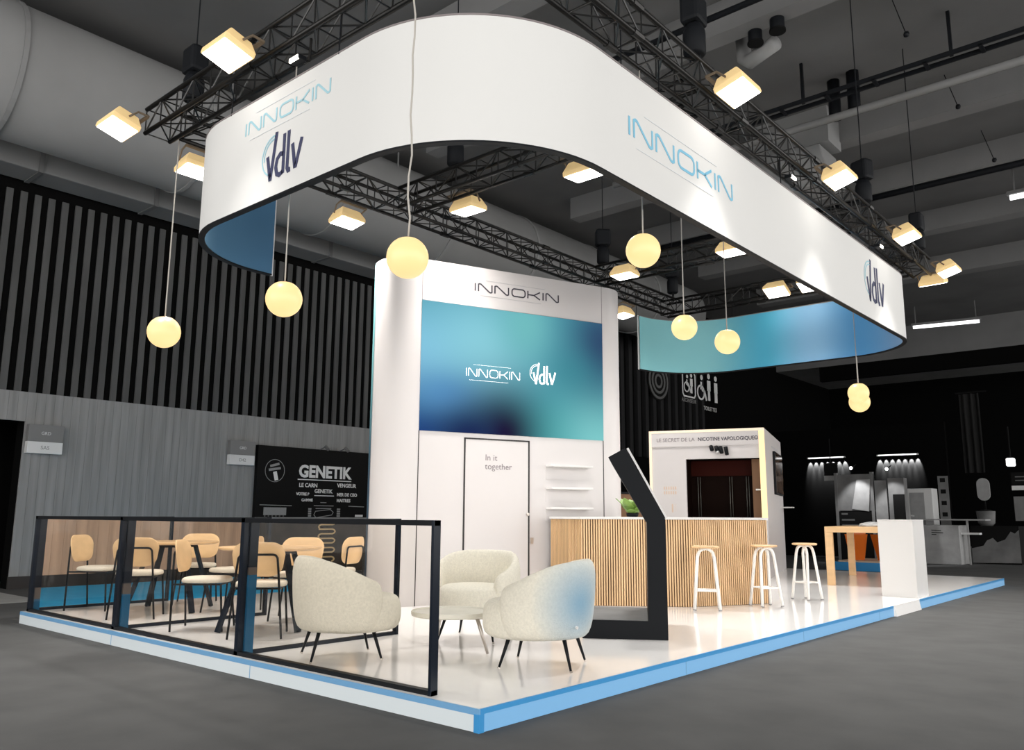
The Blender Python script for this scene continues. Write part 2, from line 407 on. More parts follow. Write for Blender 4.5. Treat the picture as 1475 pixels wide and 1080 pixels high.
MB().box(-.3, .5, -10, 12, .32, .38).build('duct_ledge', 'concrete', t)
for yy in range(-9, 12, 2): MB().box(-.3, .38, yy, yy+.08, -.12, .34).build('duct_collar', 'concrete', t)
t = thing('cable_tray', 'dark cable tray slung under the fat round duct', 'tray', (-11.52, 0, 7.6))
MB().box(-.22, .22, -10, 12, -.03, 0).box(-.22, -.2, -10, 12, 0, .1).box(.2, .22, -10, 12, 0, .1).build('tray_body', 'black_matte', t)
b = MB()
for yy in range(-9, 12, 3): b.bar((-.15, yy, 0), (-.15, yy, 1.4), .03)
b.build('tray_hanger', 'black_matte', t)
t = thing('cable_tray', 'dark cable tray crossing the ceiling at upper right above the floodlights', 'tray', (0, 9.9, 8.5))
MB().box(-6, 13, -.02, .02, -.02, .05).box(-6, 13, .22, .26, -.02, .05).build('tray_rail', 'black_matte', t)
b = MB()
for i in range(24): b.box(-6+i*.8, -5.94+i*.8, -.02, .26, -.03, 0)
b.build('tray_rung', 'black_matte', t)
for x in (-5, -1.6, .8, 2.4, 5, 9): MB().bar((x, .12, .02), (x, .12, .8), .05).build('tray_hanger', 'black_matte', t)
tag(MB().tube([(-6, 10.55, 8.35), (13, 10.55, 8.35)], .07, 12).build('ceiling_pipe', 'duct', smooth=True), 'pale pipe running beside the cable tray across the upper right ceiling', 'pipe')
tag(MB().tube([(-8, 14.9, 8.35), (13, 14.9, 8.35)], .07, 10).build('ceiling_pipe', 'black_matte', smooth=True), 'dark pipe crossing the ceiling behind the second grey beam', 'pipe')
tag(MB().tube([(-8, 6.6, 8.5), (13, 6.6, 8.5)], .05, 10).build('ceiling_pipe', 'black_matte', smooth=True), 'thin black pipe crossing the ceiling above the top right truss', 'pipe')
tag(MB().tube([(-1.2, 7.9, 8.55), (-1.75, 8.15, 8.55), (-1.86, 8.2, 8.66), (-1.88, 8.2, 9.3)], .12, 14).build('duct_stub', 'duct', smooth=True), 'short grey pipe stub near the top edge right of the black hoist', 'pipe')
t = thing('ventilation_duct', 'grey trapezoid duct mouth behind the right truss', 'duct', (-2.1, 11.7, 7.6))
MB().extr([(-1.3, 0, 0), (.35, 0, .1), (.15, 0, .9), (-1.3, 0, 1.0)], (0, .9, 0)).build('duct_mouth', 'duct', t, bevel=.03)
MB().box(-1.3, .3, .1, .8, .95, 1.7).build('duct_riser', 'duct', t)
for i, (x, y, ln, lab) in enumerate([(.457, 8.8, .9, 'thin rod with a black end ball left of the three hanging from the right ceiling'), (.5, 11.75, 1.2, 'thin rod with a black end ball in the middle of the right ceiling'), (.515, 14.65, .9, 'thin rod with a black end ball lowest of those on the right ceiling')]):
    t = thing('ceiling_rod', lab, 'rod', (x, y, 8.45), 0, 'rods with balls under the right ceiling')
    MB().lathe([(.01, -.045), (.035, -.035), (.045, 0), (.035, .035), (.01, .045)], 10).build('end_ball', 'black', t, smooth=True)
    MB().tube([(0, 0, 0), (-.25, .35, .88)], .008, 5).build('rod', 'black_matte', t)
for (x, y, lab) in [(-1.05, 7.62, 'round black ceiling opening nearer the pipe stub'), (-1.45, 7.72, 'round black ceiling opening further left near the pipe stub'), (-1.0, 10.9, 'round ceiling spot right of the pair under the cable tray'), (-1.38, 11.0, 'round ceiling spot left of the pair under the cable tray')]:
    t = thing('ceiling_can', lab, 'ceiling can', (x, y, 8.55), 0, 'round black cans on the ceiling')
    MB().lathe([(.1, 0), (.11, .02), (.11, .75)], 16).build('can_body', 'black', t, smooth=True)
    MB().lathe([(.1, -.012), (.125, -.01), (.125, .02)], 16).build('can_rim', 'nb_dark', t)
for (x, y, z, ln, ang, lab) in [(.33, 17.3, 8.5, 2.0, 0, 'lit fluorescent tube at the far right edge of the ceiling'), (-5.0, 29.3, 8.4, 2.2, .2, 'lit fluorescent tube just right of the banner end'), (-.3, 27, 8.0, .5, .3, 'short lit tube low under the far right bulkhead')]:
    t = thing('tube_light', lab, 'ceiling light', (x, y, z), ang, 'fluorescent tubes of the hall')
    MB().tube([(0, 0, 0), (ln, 0, 0)], .06, 10).build('tube', 'tube', t, smooth=True)
    MB().box(-.05, ln+.05, -.08, .08, .06, .14).build('tube_housing', 'nb_mid', t)
    MB().bar((.1, 0, .1), (.1, 0, .8), .03).build('hanger', 'nb_mid', t)
    MB().bar((ln-.1, 0, .1), (ln-.1, 0, .8), .03).build('hanger', 'nb_mid', t)
tag(MB().prism([(-7.17, .25), (-7.17, 8), (-9, 8), (-9, 5.8), (-11.8, 5.8), (-11.8, 1.75)], 0, .008).build('blue_carpet', 'blue_carpet'), 'bright blue carpet on the floor behind the cafe corner', 'carpet')

# ------------------------------------------------------------------ wall signs on the left
def wall_place(y, z, x=-11.9): return place((x, y, z), (0, 1, 0), (0, 0, 1), (1, 0, 0))
for (y0, lab, up, lo) in [(1.46, 'two-tone grey notice sign on the wall beside the dark doorway', 'GRD', 'SAS'), (5.22, 'two-tone grey notice sign at the left edge of the black poster wall', 'GRD', 'D42')]:
    t = thing('wall_sign', lab, 'sign', (-11.95, y0, 2.24), 0, 'two-tone notice signs on the wood wall')
    MB().box(0, .12, 0, .56, .2, .49).build('upper_plate', 'sign_grey', t, bevel=.004)
    MB().box(0, .125, 0, .56, 0, .2).build('lower_plate', 'sign_pale', t, bevel=.004)
    text_mesh(up, .075, place((.12, .28, .32), (0, 1, 0), (0, 0, 1), (1, 0, 0)), 'lettering', 'sign_pale', t, align='CENTER')
    text_mesh(lo, .09, place((.125, .28, .07), (0, 1, 0), (0, 0, 1), (1, 0, 0)), 'lettering', 'sign_grey', t, align='CENTER')
# the black GENETIK poster wall
t = thing('poster_wall', 'black poster wall with bold white lettering and a ringed badge left of the tower', 'poster', (-11.85, 5.87, 0))
MB().box(-.1, 0, 0, 2.95, 1.17, 2.68).build('upper_panel', 'panel_black', t)
MB().box(-.1, .002, 0, 2.95, 0, 1.17).build('lower_panel', 'panel_warm', t)
MB().box(-.1, .012, 0, 2.95, 1.16, 1.185).build('rail', 'nb_grey', t)
def pw(y, z): return place((.004, y, z), (0, 1, 0), (0, 0, 1), (1, 0, 0))
text_mesh('GENETIK', .36, pw(1.02, 2.06), 'lettering', 'print_white', t, bold=.014, sx=.97)
strokes([[(1.0, 2.0), (2.45, 2.0)]], .02, pw(0, 0)).build('rule', 'print_white', t)
for body, sz, y, z, mm in [('LE CARNET DE', .12, 1.04, 1.84, 'print_white'), ('VOTRE PRO', .085, .98, 1.66, 'print_white'), ('GAMME', .085, 1.12, 1.53, 'print_white'), ('VENGEUR', .12, 2.06, 1.86, 'print_white'), ('MER DE CEO', .1, 2.06, 1.66, 'print_white'), ('MAITRES', .1, 2.06, 1.53, 'print_white'), ('GENETIK', .12, 1.45, 1.72, 'print_white')]:
    text_mesh(body[:7] if y < 1.05 else body, sz, pw(y, z), 'lettering', mm, t, bold=.003)
strokes([[(1.45, 1.66), (1.98, 1.66)]], .018, pw(0, 0)).build('rule', 'print_white', t)
# small print lines, a logo disc and pictures
b = strokes([[(1.62, 1.51), (1.78, 1.51)], [(1.45, 1.44), (1.98, 1.44)], [(1.5, 1.38), (1.92, 1.38)], [(.1, 1.44), (.88, 1.43)], [(2.4, 1.44), (2.85, 1.43)]], .016, pw(0, 0)); b.build('small_print', 'print_grey', t)
c = arc(.42, 2.16, .235, 0, 360, 28); b = strokes([c[:-1]+[c[0]]], .012, pw(0, 0)); b.build('badge_ring', 'print_grey', t)
strokes([[(.3, 2.25), (.52, 2.31)], [(.27, 2.17), (.56, 2.22)]], .05, pw(0, 0)).build('badge_text', 'print_grey', t)
strokes([[(.42, 2.14), (.47, 1.96)]], .09, pw(0, 0)).build('badge_vial', 'print_white', t)
MB().box(0, .004, .2, .75, 1.21+.02, 1.39).build('picture', 'print_grey', t)
b = MB(); [b.box(0, .004, .22+.09*i, .25+.09*i, 1.2, 1.225) for i in range(6)]; b.build('caption', 'print_dim', t)
strokes([arc(1.72, 1.29, .2, 0, 360, 16)[:1] and [(1.46, 1.24), (1.5, 1.32), (1.9, 1.36), (1.98, 1.3), (1.94, 1.24), (1.52, 1.18), (1.46, 1.24)]], .014, pw(0, 0)).build('capsule_drawing', 'print_grey', t)
b = MB(); [b.box(0, .004, 1.31, 1.39, 1.2+.05*i, 1.235+.05*i) for i in range(4)]; [b.box(0, .004, 2.08, 2.17, 1.2+.05*i, 1.235+.05*i) for i in range(4)]; b.build('side_print', 'print_grey', t)
MB().box(0, .004, 2.6, 2.82, 1.2, 1.25).build('corner_print', 'print_white', t)
# golden meander on the lower half
z = 1.10; pts = []
for i in range(5):
    zz = 1.13-i*.20
    pts += [(1.62, zz), (1.98, zz), (2.03, zz-.02), (2.05, zz-.05), (2.03, zz-.08), (1.98, zz-.10), (1.67, zz-.10), (1.62, zz-.12), (1.60, zz-.15), (1.62, zz-.18)]
b = strokes([pts[:-4]], .032, place((.006, 0, 0), (0, 1, 0), (0, 0, 1), (1, 0, 0)), .006)
b.build('meander_line', 'gold', t)
for yy in (1.55, 2.1):
    MB().tube([(0, yy, 2.68), (.25, yy, 2.74)], .012, 6).tube([(.2, yy, 2.74), (.3, yy, 2.66)], .035, 8).build('poster_spotlight', 'nb_mid', t)

# pictogram signs on the far stretch of the wall
t = thing('pictogram_sign', 'white lavatory pictograms high on the dark wall under the aqua banner end', 'sign', (-11.8, 23.75, 5.6)); t.scale = (.8, .8, .8)
Tp = place((0, 0, 0), (0, 1, 0), (0, 0, 1), (1, 0, 0))
def man(x, z, s): 
    return [[(x, z+.78*s), (x, z+.38*s)], [(x-.045*s, z+.4*s), (x-.045*s, z)], [(x+.045*s, z+.4*s), (x+.045*s, z)]]
R = [(0, .35), (.12, .22), (1.1, .22), (1.22, .35), (1.22, 1.3), (1.1, 1.45), (.12, 1.45), (0, 1.3), (0, .35)]
strokes([R], .07, Tp, .02).build('frame_line', 'print_white', t)
for (x, z, s) in [(.85, .42, .95), (2.62, .25, 1.35), (3.35, .22, 1.35)]:
    b = MB(); bb = strokes([[(x, z+.74*s), (x, z+.36*s)]], .24*s, Tp, .02); b.add(bb.v, bb.f)
    bb = strokes([[(x, z+.40*s), (x, z)]], .15*s if x < 3 else .2*s, Tp, .02); b.add(bb.v, bb.f)
    b.tube([(0, x, z+.9*s), (.02, x, z+.9*s)], .1*s, 12)
    b.build('standing_figure', 'print_white', t)
for (x, z, s) in [(.38, .42, .85), (1.78, .2, 1.25)]:
    b = MB(); c = arc(x, z+.3*s, .27*s, 0, 360, 20); bb = strokes([c[:-1]+[c[0]]], .07*s, Tp, .02); b.add(bb.v, bb.f)
    bb = strokes([[(x+.05*s, z+.72*s), (x+.02*s, z+.42*s)], [(x+.1*s, z+.42*s), (x+.3*s, z+.36*s), (x+.45*s, z+.02*s)]], .1*s, Tp, .02); b.add(bb.v, bb.f)
    b.tube([(0, x+.08*s, z+.9*s), (.02, x+.08*s, z+.9*s)], .1*s, 12)
    b.build('wheelchair_figure', 'print_white', t)
text_mesh('ASCENSEUR', .26, place((0, -.1, -.05), (0, 1, 0), (0, 0, 1), (1, 0, 0)), 'lettering', 'print_grey', t)
text_mesh('TOILETTES', .28, place((0, 2.05, -.25), (0, 1, 0), (0, 0, 1), (1, 0, 0)), 'lettering', 'print_white', t)
t = thing('round_sign', 'faint round grey emblem of nested rings on the dark slatted wall', 'sign', (-11.8, 22.0, 6.1))
b = MB()
for r in (.22, .42, .62):
    c = arc(0, 0, r, 0, 360, 24); bb = strokes([c[:-1]+[c[0]]], .09, place((0, 0, 0), (0, 1, 0), (0, 0, 1), (1, 0, 0)), .02); b.add(bb.v, bb.f)
b.build('rings', 'print_dim', t)
MB().tube([(-.02, 0, 0), (0, 0, 0)], .72, 28).build('disc', 'nb_dark', t)

# ------------------------------------------------------------------ exhibition platform
PW, PL = 14.6, 7.16
t = thing('stand_platform', 'low glossy white exhibition platform with blue edges', 'platform', (0, 0, 0))
MB().box(-PL+.012, -.012, .012, PW-.012, .0, H).build('deck', 'deck', t)
MB().box(-PL, -.012, -.001, .012, 0.002, H-.036).build('front_fascia', 'fascia_white', t)
MB().box(-PL, 0, -.002, .012, H-.036, H).build('front_edge_trim', 'trim_soft', t)
g0, g1 = 7.77, 8.93
b = MB().box(-.012, .001, .012, g0, .002, H-.03).box(-.012, .001, g1, PW, .002, H-.03); b.build('side_fascia', 'fascia_blue', t)
b = MB().box(-.012, .002, .012, g0, H-.03, H).box(-.012, .002, g1, PW, H-.03, H); b.build('side_edge_trim', 'trim_blue', t)
MB().box(-.04, .003, -.004, .04, 0, H-.03).build('corner_trim', 'trim_blue', t)
MB().box(-.012, .004, g0, g1, 0, H).extr([(.004, g0+.02, 0), (.03, g0+.02, 0), (.004, g0+.02, H-.01)], (0, g1-g0-.04, 0)).build('white_ramp', 'deck', t)
MB().box(-PL, -PL+.012, .012, PW, 0, H).box(-PL, 0, PW-.012, PW, 0, H-.01).build('rear_fascia', 'fascia_blue', t)
b = MB()
for yy in (2.4, 4.8, 7.2): b.box(.0005, .0025, yy, yy+.006, .004, H-.03)
for xx in (-2.4, -4.8): b.box(xx, xx+.006, -.003, -.0005, .004, H-.036)
b.build('fascia_joint', 'trim_soft', t)

# ------------------------------------------------------------------ glass fence
FH = 1.073
def glass_panel(t, x0, x1, w=.035):
    """panel in local X-Z plane"""
    MB().box(x0, x1, -.004, .004, .03, FH-.03).build('glass_pane', 'glass', t)
t = thing('glass_railing', 'long black framed glass railing along the front edge of the platform', 'railing', (-7.12, .075, H))
xs = [0, 2.215, 4.42, 6.665]
for i in range(3):
    MB().box(xs[i]+.02, xs[i+1]-.02, -.004, .004, .03, FH-.03).build('glass_pane', 'glass', t)
MB().box(0, xs[3], -.025, .025, FH-.035, FH).build('top_rail', 'black', t)
MB().box(0, xs[3], -.025, .025, 0, .03).build('bottom_rail', 'black', t)
for i, x in enumerate(xs):
    if i in (1, 2):
        MB().box(x-.025, x+.025, -.025, .025, 0, FH).build('post', 'navy', t)
    elif i == 0:
        MB().box(x, x+.05, -.025, .025, 0, FH).build('post', 'navy', t)
    else:
        MB().box(x-.024, x, -.03, .03, 0, FH).build('post', 'navy', t)
for i, (x, lab) in enumerate([(-7.13, 'glass divider with black frame at the left end of the railing'), (-4.88, 'glass divider reaching in beside the first dining table'), (-2.68, 'glass divider with a thin end post behind the left armchair')]):
    t = thing('glass_divider', lab, 'glass divider', (x, .101, H), radians(90), 'glass dividers reaching in from the railing')
    L = 1.62
    MB().box(.02, L-.02, -.004, .004, .03, FH-.03).build('glass_pane', 'glass', t)
    MB().box(0, L, -.022, .022, FH-.035, FH-.001).build('top_rail', 'black', t)
    MB().box(0, L, -.02, .02, 0, .03).build('bottom_rail', 'navy', t)
    MB().box(L-.03, L, -.025, .025, 0, FH).build('end_post', 'navy', t)
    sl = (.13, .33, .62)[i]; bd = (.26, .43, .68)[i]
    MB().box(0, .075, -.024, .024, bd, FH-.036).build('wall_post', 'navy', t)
    MB().box(0, .076, -.026, .026, 0, sl).build('blue_reflection', 'reflected_blue', t)  # blue reflection low on the post, painted as a solid box
    MB().box(0, .0755, -.025, .025, sl, bd).build('brown_reflection', 'reflected_brown', t)  # grey-brown reflection above the blue one, painted the same way

# ------------------------------------------------------------------ tower
TA = radians(68.55)
t = thing('display_tower', 'tall white rounded tower with a big blue LED screen', 'tower', (-4.343, 3.474, H), TA)
# local: x = along the face, -y = towards the visitors, z up
TZ = 4.594-H; TD = .85; r = .4
def tower_poly(e=0.):
    x0, x1, y0, y1 = -.485-e, 3.31+e, -e, TD+e; rr = r+e
    return arc(x0+rr, y0+rr, rr, 180, 270, 20)+arc(x1-rr, y0+rr, rr, 270, 360, 20)+arc(x1-rr, y1-rr, rr, 0, 90, 20)+arc(x0+rr, y1-rr, rr, 90, 180, 20)
poly = tower_poly()
o = MB().prism(poly, 0, TZ).build('body', 'tower_white', t, smooth=2)
# teal graphic wrapped round the rear left
pts = [(x, y) for x, y in tower_poly(.004)]
back = [p for p in pts if p[1] > .44 and p[0] < 0]
back = sorted(back, key=lambda p: p[1])
line = [(-.489, .44)]+[p for p in back if p[1] > .45]+[(2.4, TD+.004)]
b = MB(); b.loft([[(x, y, 0.01) for x, y in line], [(x, y, TZ-.01) for x, y in line]], cap=False, closed=False); b.build('rear_graphic', 'teal', t)
SZ0, SZ1 = 2.312-H, 4.031-H
so = MB().box(0, 2.823, -.012, .002, 0, SZ1-SZ0).build('screen', 'screen', t); so.location = (0, 0, SZ0)
Tf = place((0, -.012, 0), (1, 0, 0), (0, 0, 1), (0, -1, 0))
Tw = place((.643, -.0125, 3.075-H), (1, 0, 0), (0, 0, 1), (0, -1, 0))
w_ = .81
b = strokes(wide_name(w_, .105), .0095, Tw, .002); bb = strokes(rule_lines(w_, .105), .003, Tw, .002); b.add(bb.v, bb.f)
o = b.build('screen_logo', 'ink_white', so); o.matrix_parent_inverse = Matrix.Translation((0, 0, -SZ0))
Tv = place((1.63, -.0125, 3.05-H), (1, 0, 0), (0, 0, 1), (0, -1, 0))
b = strokes(vmark(.30), .025, Tv, .002); bb = strokes(vring(.30), .007, Tv, .002); b.add(bb.v, bb.f)
o = b.build('screen_logo', 'ink_white', so); o.matrix_parent_inverse = Matrix.Translation((0, 0, -SZ0))
Tn = place((.758, -.001, 4.258-H), (1, 0, 0), (0, 0, 1), (0, -1, 0))
strokes(wide_name(1.325, .108), .018, Tn, .003).build('top_logo', 'ink_dark', t)
strokes(rule_lines(1.325, .108), .005, Tn, .002).build('top_logo_rule', 'ink_line', t)
b = MB()
for x in (0, 2.823): b.box(x-.006, x+.006, -.003, .002, .0, SZ0)
b.build('panel_seam', 'seam', t)
b = MB()
for x in (0, 2.823): b.box(x-.003, x+.003, -.002, .002, SZ1, TZ)
b.box(-.003, 2.826, -.003, .002, SZ1, SZ1+.008); b.build('upper_seam', 'seam_soft', t)
d = MB().box(.65, 1.60, -.006, .002, .02, 2.10).build('door', 'tower_white', t)
MB().box(.635, .655, -.010, .002, .02, 2.12).box(1.592, 1.614, -.010, .002, .02, 2.12).box(.635, 1.614, -.010, .002, 2.10, 2.12).build('door_gap', 'seam', d)
MB().lathe([(.012, 0), (.022, .01), (.022, .03), (.012, .04)], 12).build('door_knob', 'steel', d).matrix_parent_inverse = Matrix.Translation((1.575, -.012, 1.13)) @ Matrix.Rotation(radians(90), 4, 'X')
MB().box(1.63, 1.67, -.016, .0, .74, .82).build('lock_plate', 'steel', d)
text_mesh('In it\ntogether', .115, place((.94, -.0065, 1.83), (1, 0, 0), (0, 0, 1), (0, -1, 0)), 'lettering', 'ink_rose', d)
for i, z in enumerate((1.775, 1.47, 1.20)):
    t2 = MB().box(1.87, 2.55, -.15, 0, z, z+.028).build('wall_shelf', 'white_paint', t, bevel=.004)
    MB().box(1.87, 2.55, -.006, 0, z-.17, z).build('shelf_backing', 'tower_white', t2)

# ------------------------------------------------------------------ counter
CT = 1.235
A0, A, K, B = Vector((-3.546, 5.177)), Vector((-2.905, 4.979)), Vector((-1.80, 5.82)), Vector((-1.269, 6.92))
t = thing('bar_counter', 'oak slatted reception counter with a thin white worktop', 'counter', (-2.2, 5.6, H))
off = Vector((-2.2, 5.6))
def inset(P, Q, k): 
    d = (Q-P).normalized(); return Vector((d.y, -d.x))*k
poly = [A0, A, K, B, B+Vector((-.56, .27)), Vector((-2.33, 6.28)), Vector((-3.1, 5.75)), Vector((-3.42, 5.6))]
loc = [(p.x-off.x, p.y-off.y) for p in poly]
def shrink(pl, k):
    c = Vector((sum(p[0] for p in pl)/len(pl), sum(p[1] for p in pl)/len(pl)))
    n = len(pl); out = []
    for i in range(n):
        a, p, q = Vector(pl[i-1]), Vector(pl[i]), Vector(pl[(i+1) % n])
        d1, d2 = (p-a).normalized(), (q-p).normalized()
        n1, n2 = Vector((-d1.y, d1.x)), Vector((-d2.y, d2.x))
        nn = (n1+n2).normalized(); out.append(tuple(p+nn*k/max(.3, nn.dot(n1))))
    return out
MB().prism(shrink(loc, .0125), 0, CT-H-.03).build('body', 'slat_back', t)
b = MB(); ht = CT-H-.03
for P, Q in ((A0, A), (A, K), (K, B), (B, B+Vector((-.56, .27)))):
    d = (Q-P); L = d.length; d.normalize(); n = Vector((d.y, -d.x)); k = int(L/.0315)
    for i in range(k):
        g_ = .62 if P is A0 else .78; s0 = L*(i+.2)/k; s1 = L*(i+g_)/k
        pa, pb = P+d*s0-n*.001-off, P+d*s1-n*.001-off
        qa, qb = pa-n*.012, pb-n*.012
        b.prism([tuple(pa), tuple(pb), tuple(qb), tuple(qa)], .004, ht-.002)
b.build('slat_cladding', 'wood', t)
MB().prism(shrink(loc, -.015), CT-H-.03, CT-H).build('worktop', 'white_paint', t, bevel=.004)

# ------------------------------------------------------------------ totem
t = thing('display_totem', 'black angular info totem leaning back beside the right armchair', 'totem', (-.577, 3.128, H), atan2(-.532, -.847))
# local x = td (towards the base's left end), local -y = away from the camera (tn = -y rotated): tn is at +90 deg clockwise
prof = [(0, 0), (.78, 0), (.78, .165), (.176, .165), (.170, 1.045), (.522, 1.661), (.360, 1.748), (0, 1.078)]
DT = 1.15
MB().extr([(x, 0, z) for x, z in prof], (0, -DT, 0)).build('frame', 'black_matte', t, bevel=.003)
MB().extr([(-.002, -.012, 1.09), (.348, -.012, 1.742), (.330, -.012, 1.752), (-.018, -.012, 1.10)], (0, -DT+.024, 0)).build('screen_panel', 'white_paint', t)
MB().box(.18, .775, -DT+.01, -.01, .1655, .169).build('base_plate', 'nb_mid', t)

# ------------------------------------------------------------------ kiosk
KR = atan2(.307, .952)
t = thing('kiosk_room', 'pale glowing kiosk room with sign band and dark opening behind the counter', 'kiosk', (-3.175, 11.281, H), KR)
KW, KD, KH = 2.22, 3.4, 2.80
zo0, zo1, zh = 1.10, 2.23, 2.48
b = MB().box(-KW+.05, -.1, 0, .06, 0, zo0).box(-KW+.05, -1.5, 0, .06, zo0, zh).box(-1.5, -.1, .0, .06, zo1, zh)
b.build('front_wall', 'tower_white', t)
b = MB().box(-KW+.05, -.1, -.02, .08, zh, KH-.05); b.build('sign_band', 'tower_white', t)
o = text_mesh('LE SECRET DE LA', .10, place((-2.07, -.022, zh+.10), (1, 0, 0), (0, 0, 1), (0, -1, 0)), 'lettering', 'ink_rose', t, fit=.76)
o = text_mesh('NICOTINE VAPOLOGIQUE\u00ae', .10, place((-1.25, -.022, zh+.10), (1, 0, 0), (0, 0, 1), (0, -1, 0)), 'lettering', 'ink_dark', t, bold=.002, fit=1.14)
MB().box(-KW, -KW+.05, -.025, .1, 0, KH).box(-KW, 0, -.025, .1, KH-.05, KH).build('glow_frame', 'led_soft', t)
MB().box(-.1, -.005, -.025, .08, zo0, KH-.05).build('light_strip', 'led', t)
MB().box(-.1, 0, -.02, .08, 0, zo0).build('pillar_foot', 'tower_white', t)
MB().box(-.06, 0, .08, KD, 0, KH).build('side_wall', 'tower_white', t)
MB().box(-KW, -KW+.06, .1, KD, 0, KH).box(-KW, 0, KD-.06, KD, 0, KH).build('rear_wall', 'tower_white', t)
MB().box(-KW+.05, -.06, .08, KD-.06, KH-.06, KH-.02).build('roof', 'tower_white', t)
MB().box(-1.52, -.08, .55, .6, .6, 2.4).build('inner_back', 'maroon', t)
MB().box(-1.5, -.28, .52, .549, 1.92, 2.22).build('inner_header', 'maroon_l', t)
MB().box(-.28, -.09, .25, .3, .9, 2.22).build('inner_jamb', 'brown', t)
MB().box(-1.53, -1.5, .06, .58, .6, 2.25).build('inner_side', 'maroon', t)
for x in (-1.36, -.74, -.42):
    b = MB()
    for dx in (0, .045): b.tube([(x+dx, .47, 1.12), (x+dx, .47, 1.9)], .008, 6)
    b.build('glass_tube', 'tube_dim', t, smooth=True)
MB().box(-.2, -.1, .05, .25, 1.62, 1.645).build('inner_ledge', 'white_paint', t)
MB().bar((-1.15, .3, 2.47), (-.65, .3, 2.47), .03).build('spot_track', 'black', t)
for i, (x, dz) in enumerate([(-1.0, 0), (-.9, -.03), (-.82, -.06), (-.72, -.09)]):
    s = MB().tube([(x, -.03, 2.47+dz*.3), (x+.03, -.08, 2.39+dz)], .038, 10).build('spotlight', 'black', t, smooth=True)
MB().tube([(-.87, -.085, 2.36), (-.86, -.09, 2.345)], .03, 10).build('spotlight_lens', 'sign_pale', t)
b = MB()
for i in range(6):
    for j in range(2): b.box(-1.95+i*.045, -1.925+i*.045, -.003, 0, 1.55+j*.09, 1.61+j*.09)
b.box(-1.8, -1.77, -.003, 0, 1.2, 1.36).box(-1.72, -1.715, -.003, 0, 1.22, 1.36); b.build('small_print', 'tan', t)
tvp = MB().box(0, .05, 1.45, 3.0, 1.58, 2.46).build('wall_screen', 'black', t, bevel=.006)
MB().box(.05, .054, 1.48, 2.97, 1.61, 2.43).build('screen_glass', 'tv', tvp)
MB().box(0, .24, 2.9, 3.3, 1.32, 1.345).build('side_shelf', 'white_paint', t)
b = MB()
for i in range(9): b.box(0, .003, 1.3+i*.14, 1.38+i*.14, 2.52, 2.56)
b.build('side_print', 'ink_line', t)

# back bar cabinet and plant between tower and kiosk
t = thing('back_cabinet', 'narrow brown wooden cabinet showing between the tower and the leaning totem', 'cabinet', (-3.52, 7.12, H), radians(40))
MB().box(-.3, .3, 0, .35, 0, 1.45).build('cabinet_body', 'brown', t, bevel=.004)
MB().box(-.3, .3, -.02, 0, .75, 1.45).build('cabinet_door', 'brown', t, bevel=.004)
MB().box(-.32, .32, -.03, .36, 1.45, 1.48).build('cabinet_top', 'black_matte', t)
t = thing('potted_plant', 'green fleshy-leaved plant standing on the counter behind the totem', 'plant', (-2.57, 5.68, CT))
MB().lathe([(.05, 0), (.075, .01), (.085, .05), (.078, .05), (.07, .03)], 18).build('pot', 'black_matte', t, smooth=True)
for i in range(15):
    a = i*2.4; el = .55+.9*((i*37) % 10)/10; ln = .2+.2*((i*53) % 10)/10
    c = Vector((cos(a)*cos(el), sin(a)*cos(el), sin(el))); base = Vector((cos(a)*.02, sin(a)*.02, .04))
    side = Vector((-sin(a), cos(a), 0)); nrm = c.cross(side)
    rings = []
    for k in range(7):
        u = k/6; w = .075*sin(pi*min(1, .12+u*.86))**.8; th = .012*(1-u*.6)
        p = base+c*ln*u+Vector((0, 0, -.05*u*u))
        rings.append([p+side*w*cos(q)+nrm*th*sin(q) for q in [2*pi*j/8 for j in range(8)]])
    MB().loft(rings).build('leaf', 'leaf', t, smooth=True)

# ------------------------------------------------------------------ bar stools
def stool(label, x, y, rz):
    t = thing('bar_stool', label, 'stool', (x, y, H), rz, 'white legged bar stools by the counter')
    MB().lathe([(.150, .735), (.163, .738), (.166, .748), (.163, .758), (.15, .762)], 32).build('seat', 'wood', t, smooth=False)
    for s in (-1, 1):
        pts = []
        for k in range(7):   # bent hoop: up one leg, over, down
            a = pi*k/6; pts.append((s*.055, .075*cos(a) if True else 0, .655+.07*sin(a)))
        hoop = [(s*.125, .15, .006), (s*.062, .10, .62)]+[(s*.058, .092*cos(pi*k/8), .645+.085*sin(pi*k/8)) for k in range(1, 8)]+[(s*.062, -.10, .62), (s*.125, -.15, .006)]
        MB().tube(hoop, .019, 10).build('leg_hoop', 'white_metal', t, smooth=True)
        for yy in (-.15, .15): MB().tube([(s*.125, yy, .006), (s*.124, yy*.99, .018)], .021, 10).build('foot_cap', 'print_grey', t)
    q, qy = .1, .131
    MB().tube([(-q, -qy, .235), (q, -qy, .235), (q, qy, .235), (-q, qy, .235)], .011, 8, closed=True).build('foot_ring', 'white_metal', t)
    return t
s0 = stool('white bar stool at the left part of the slatted counter front', -1.50, 5.63, radians(-61))
copy_tree(s0, (-1.155, 6.535, H), radians(-30), 'white bar stool at the right end of the slatted counter')
copy_tree(s0, (-1.12, 7.78, H), radians(66), 'white bar stool standing alone in front of the dark gap beside the wooden high table')

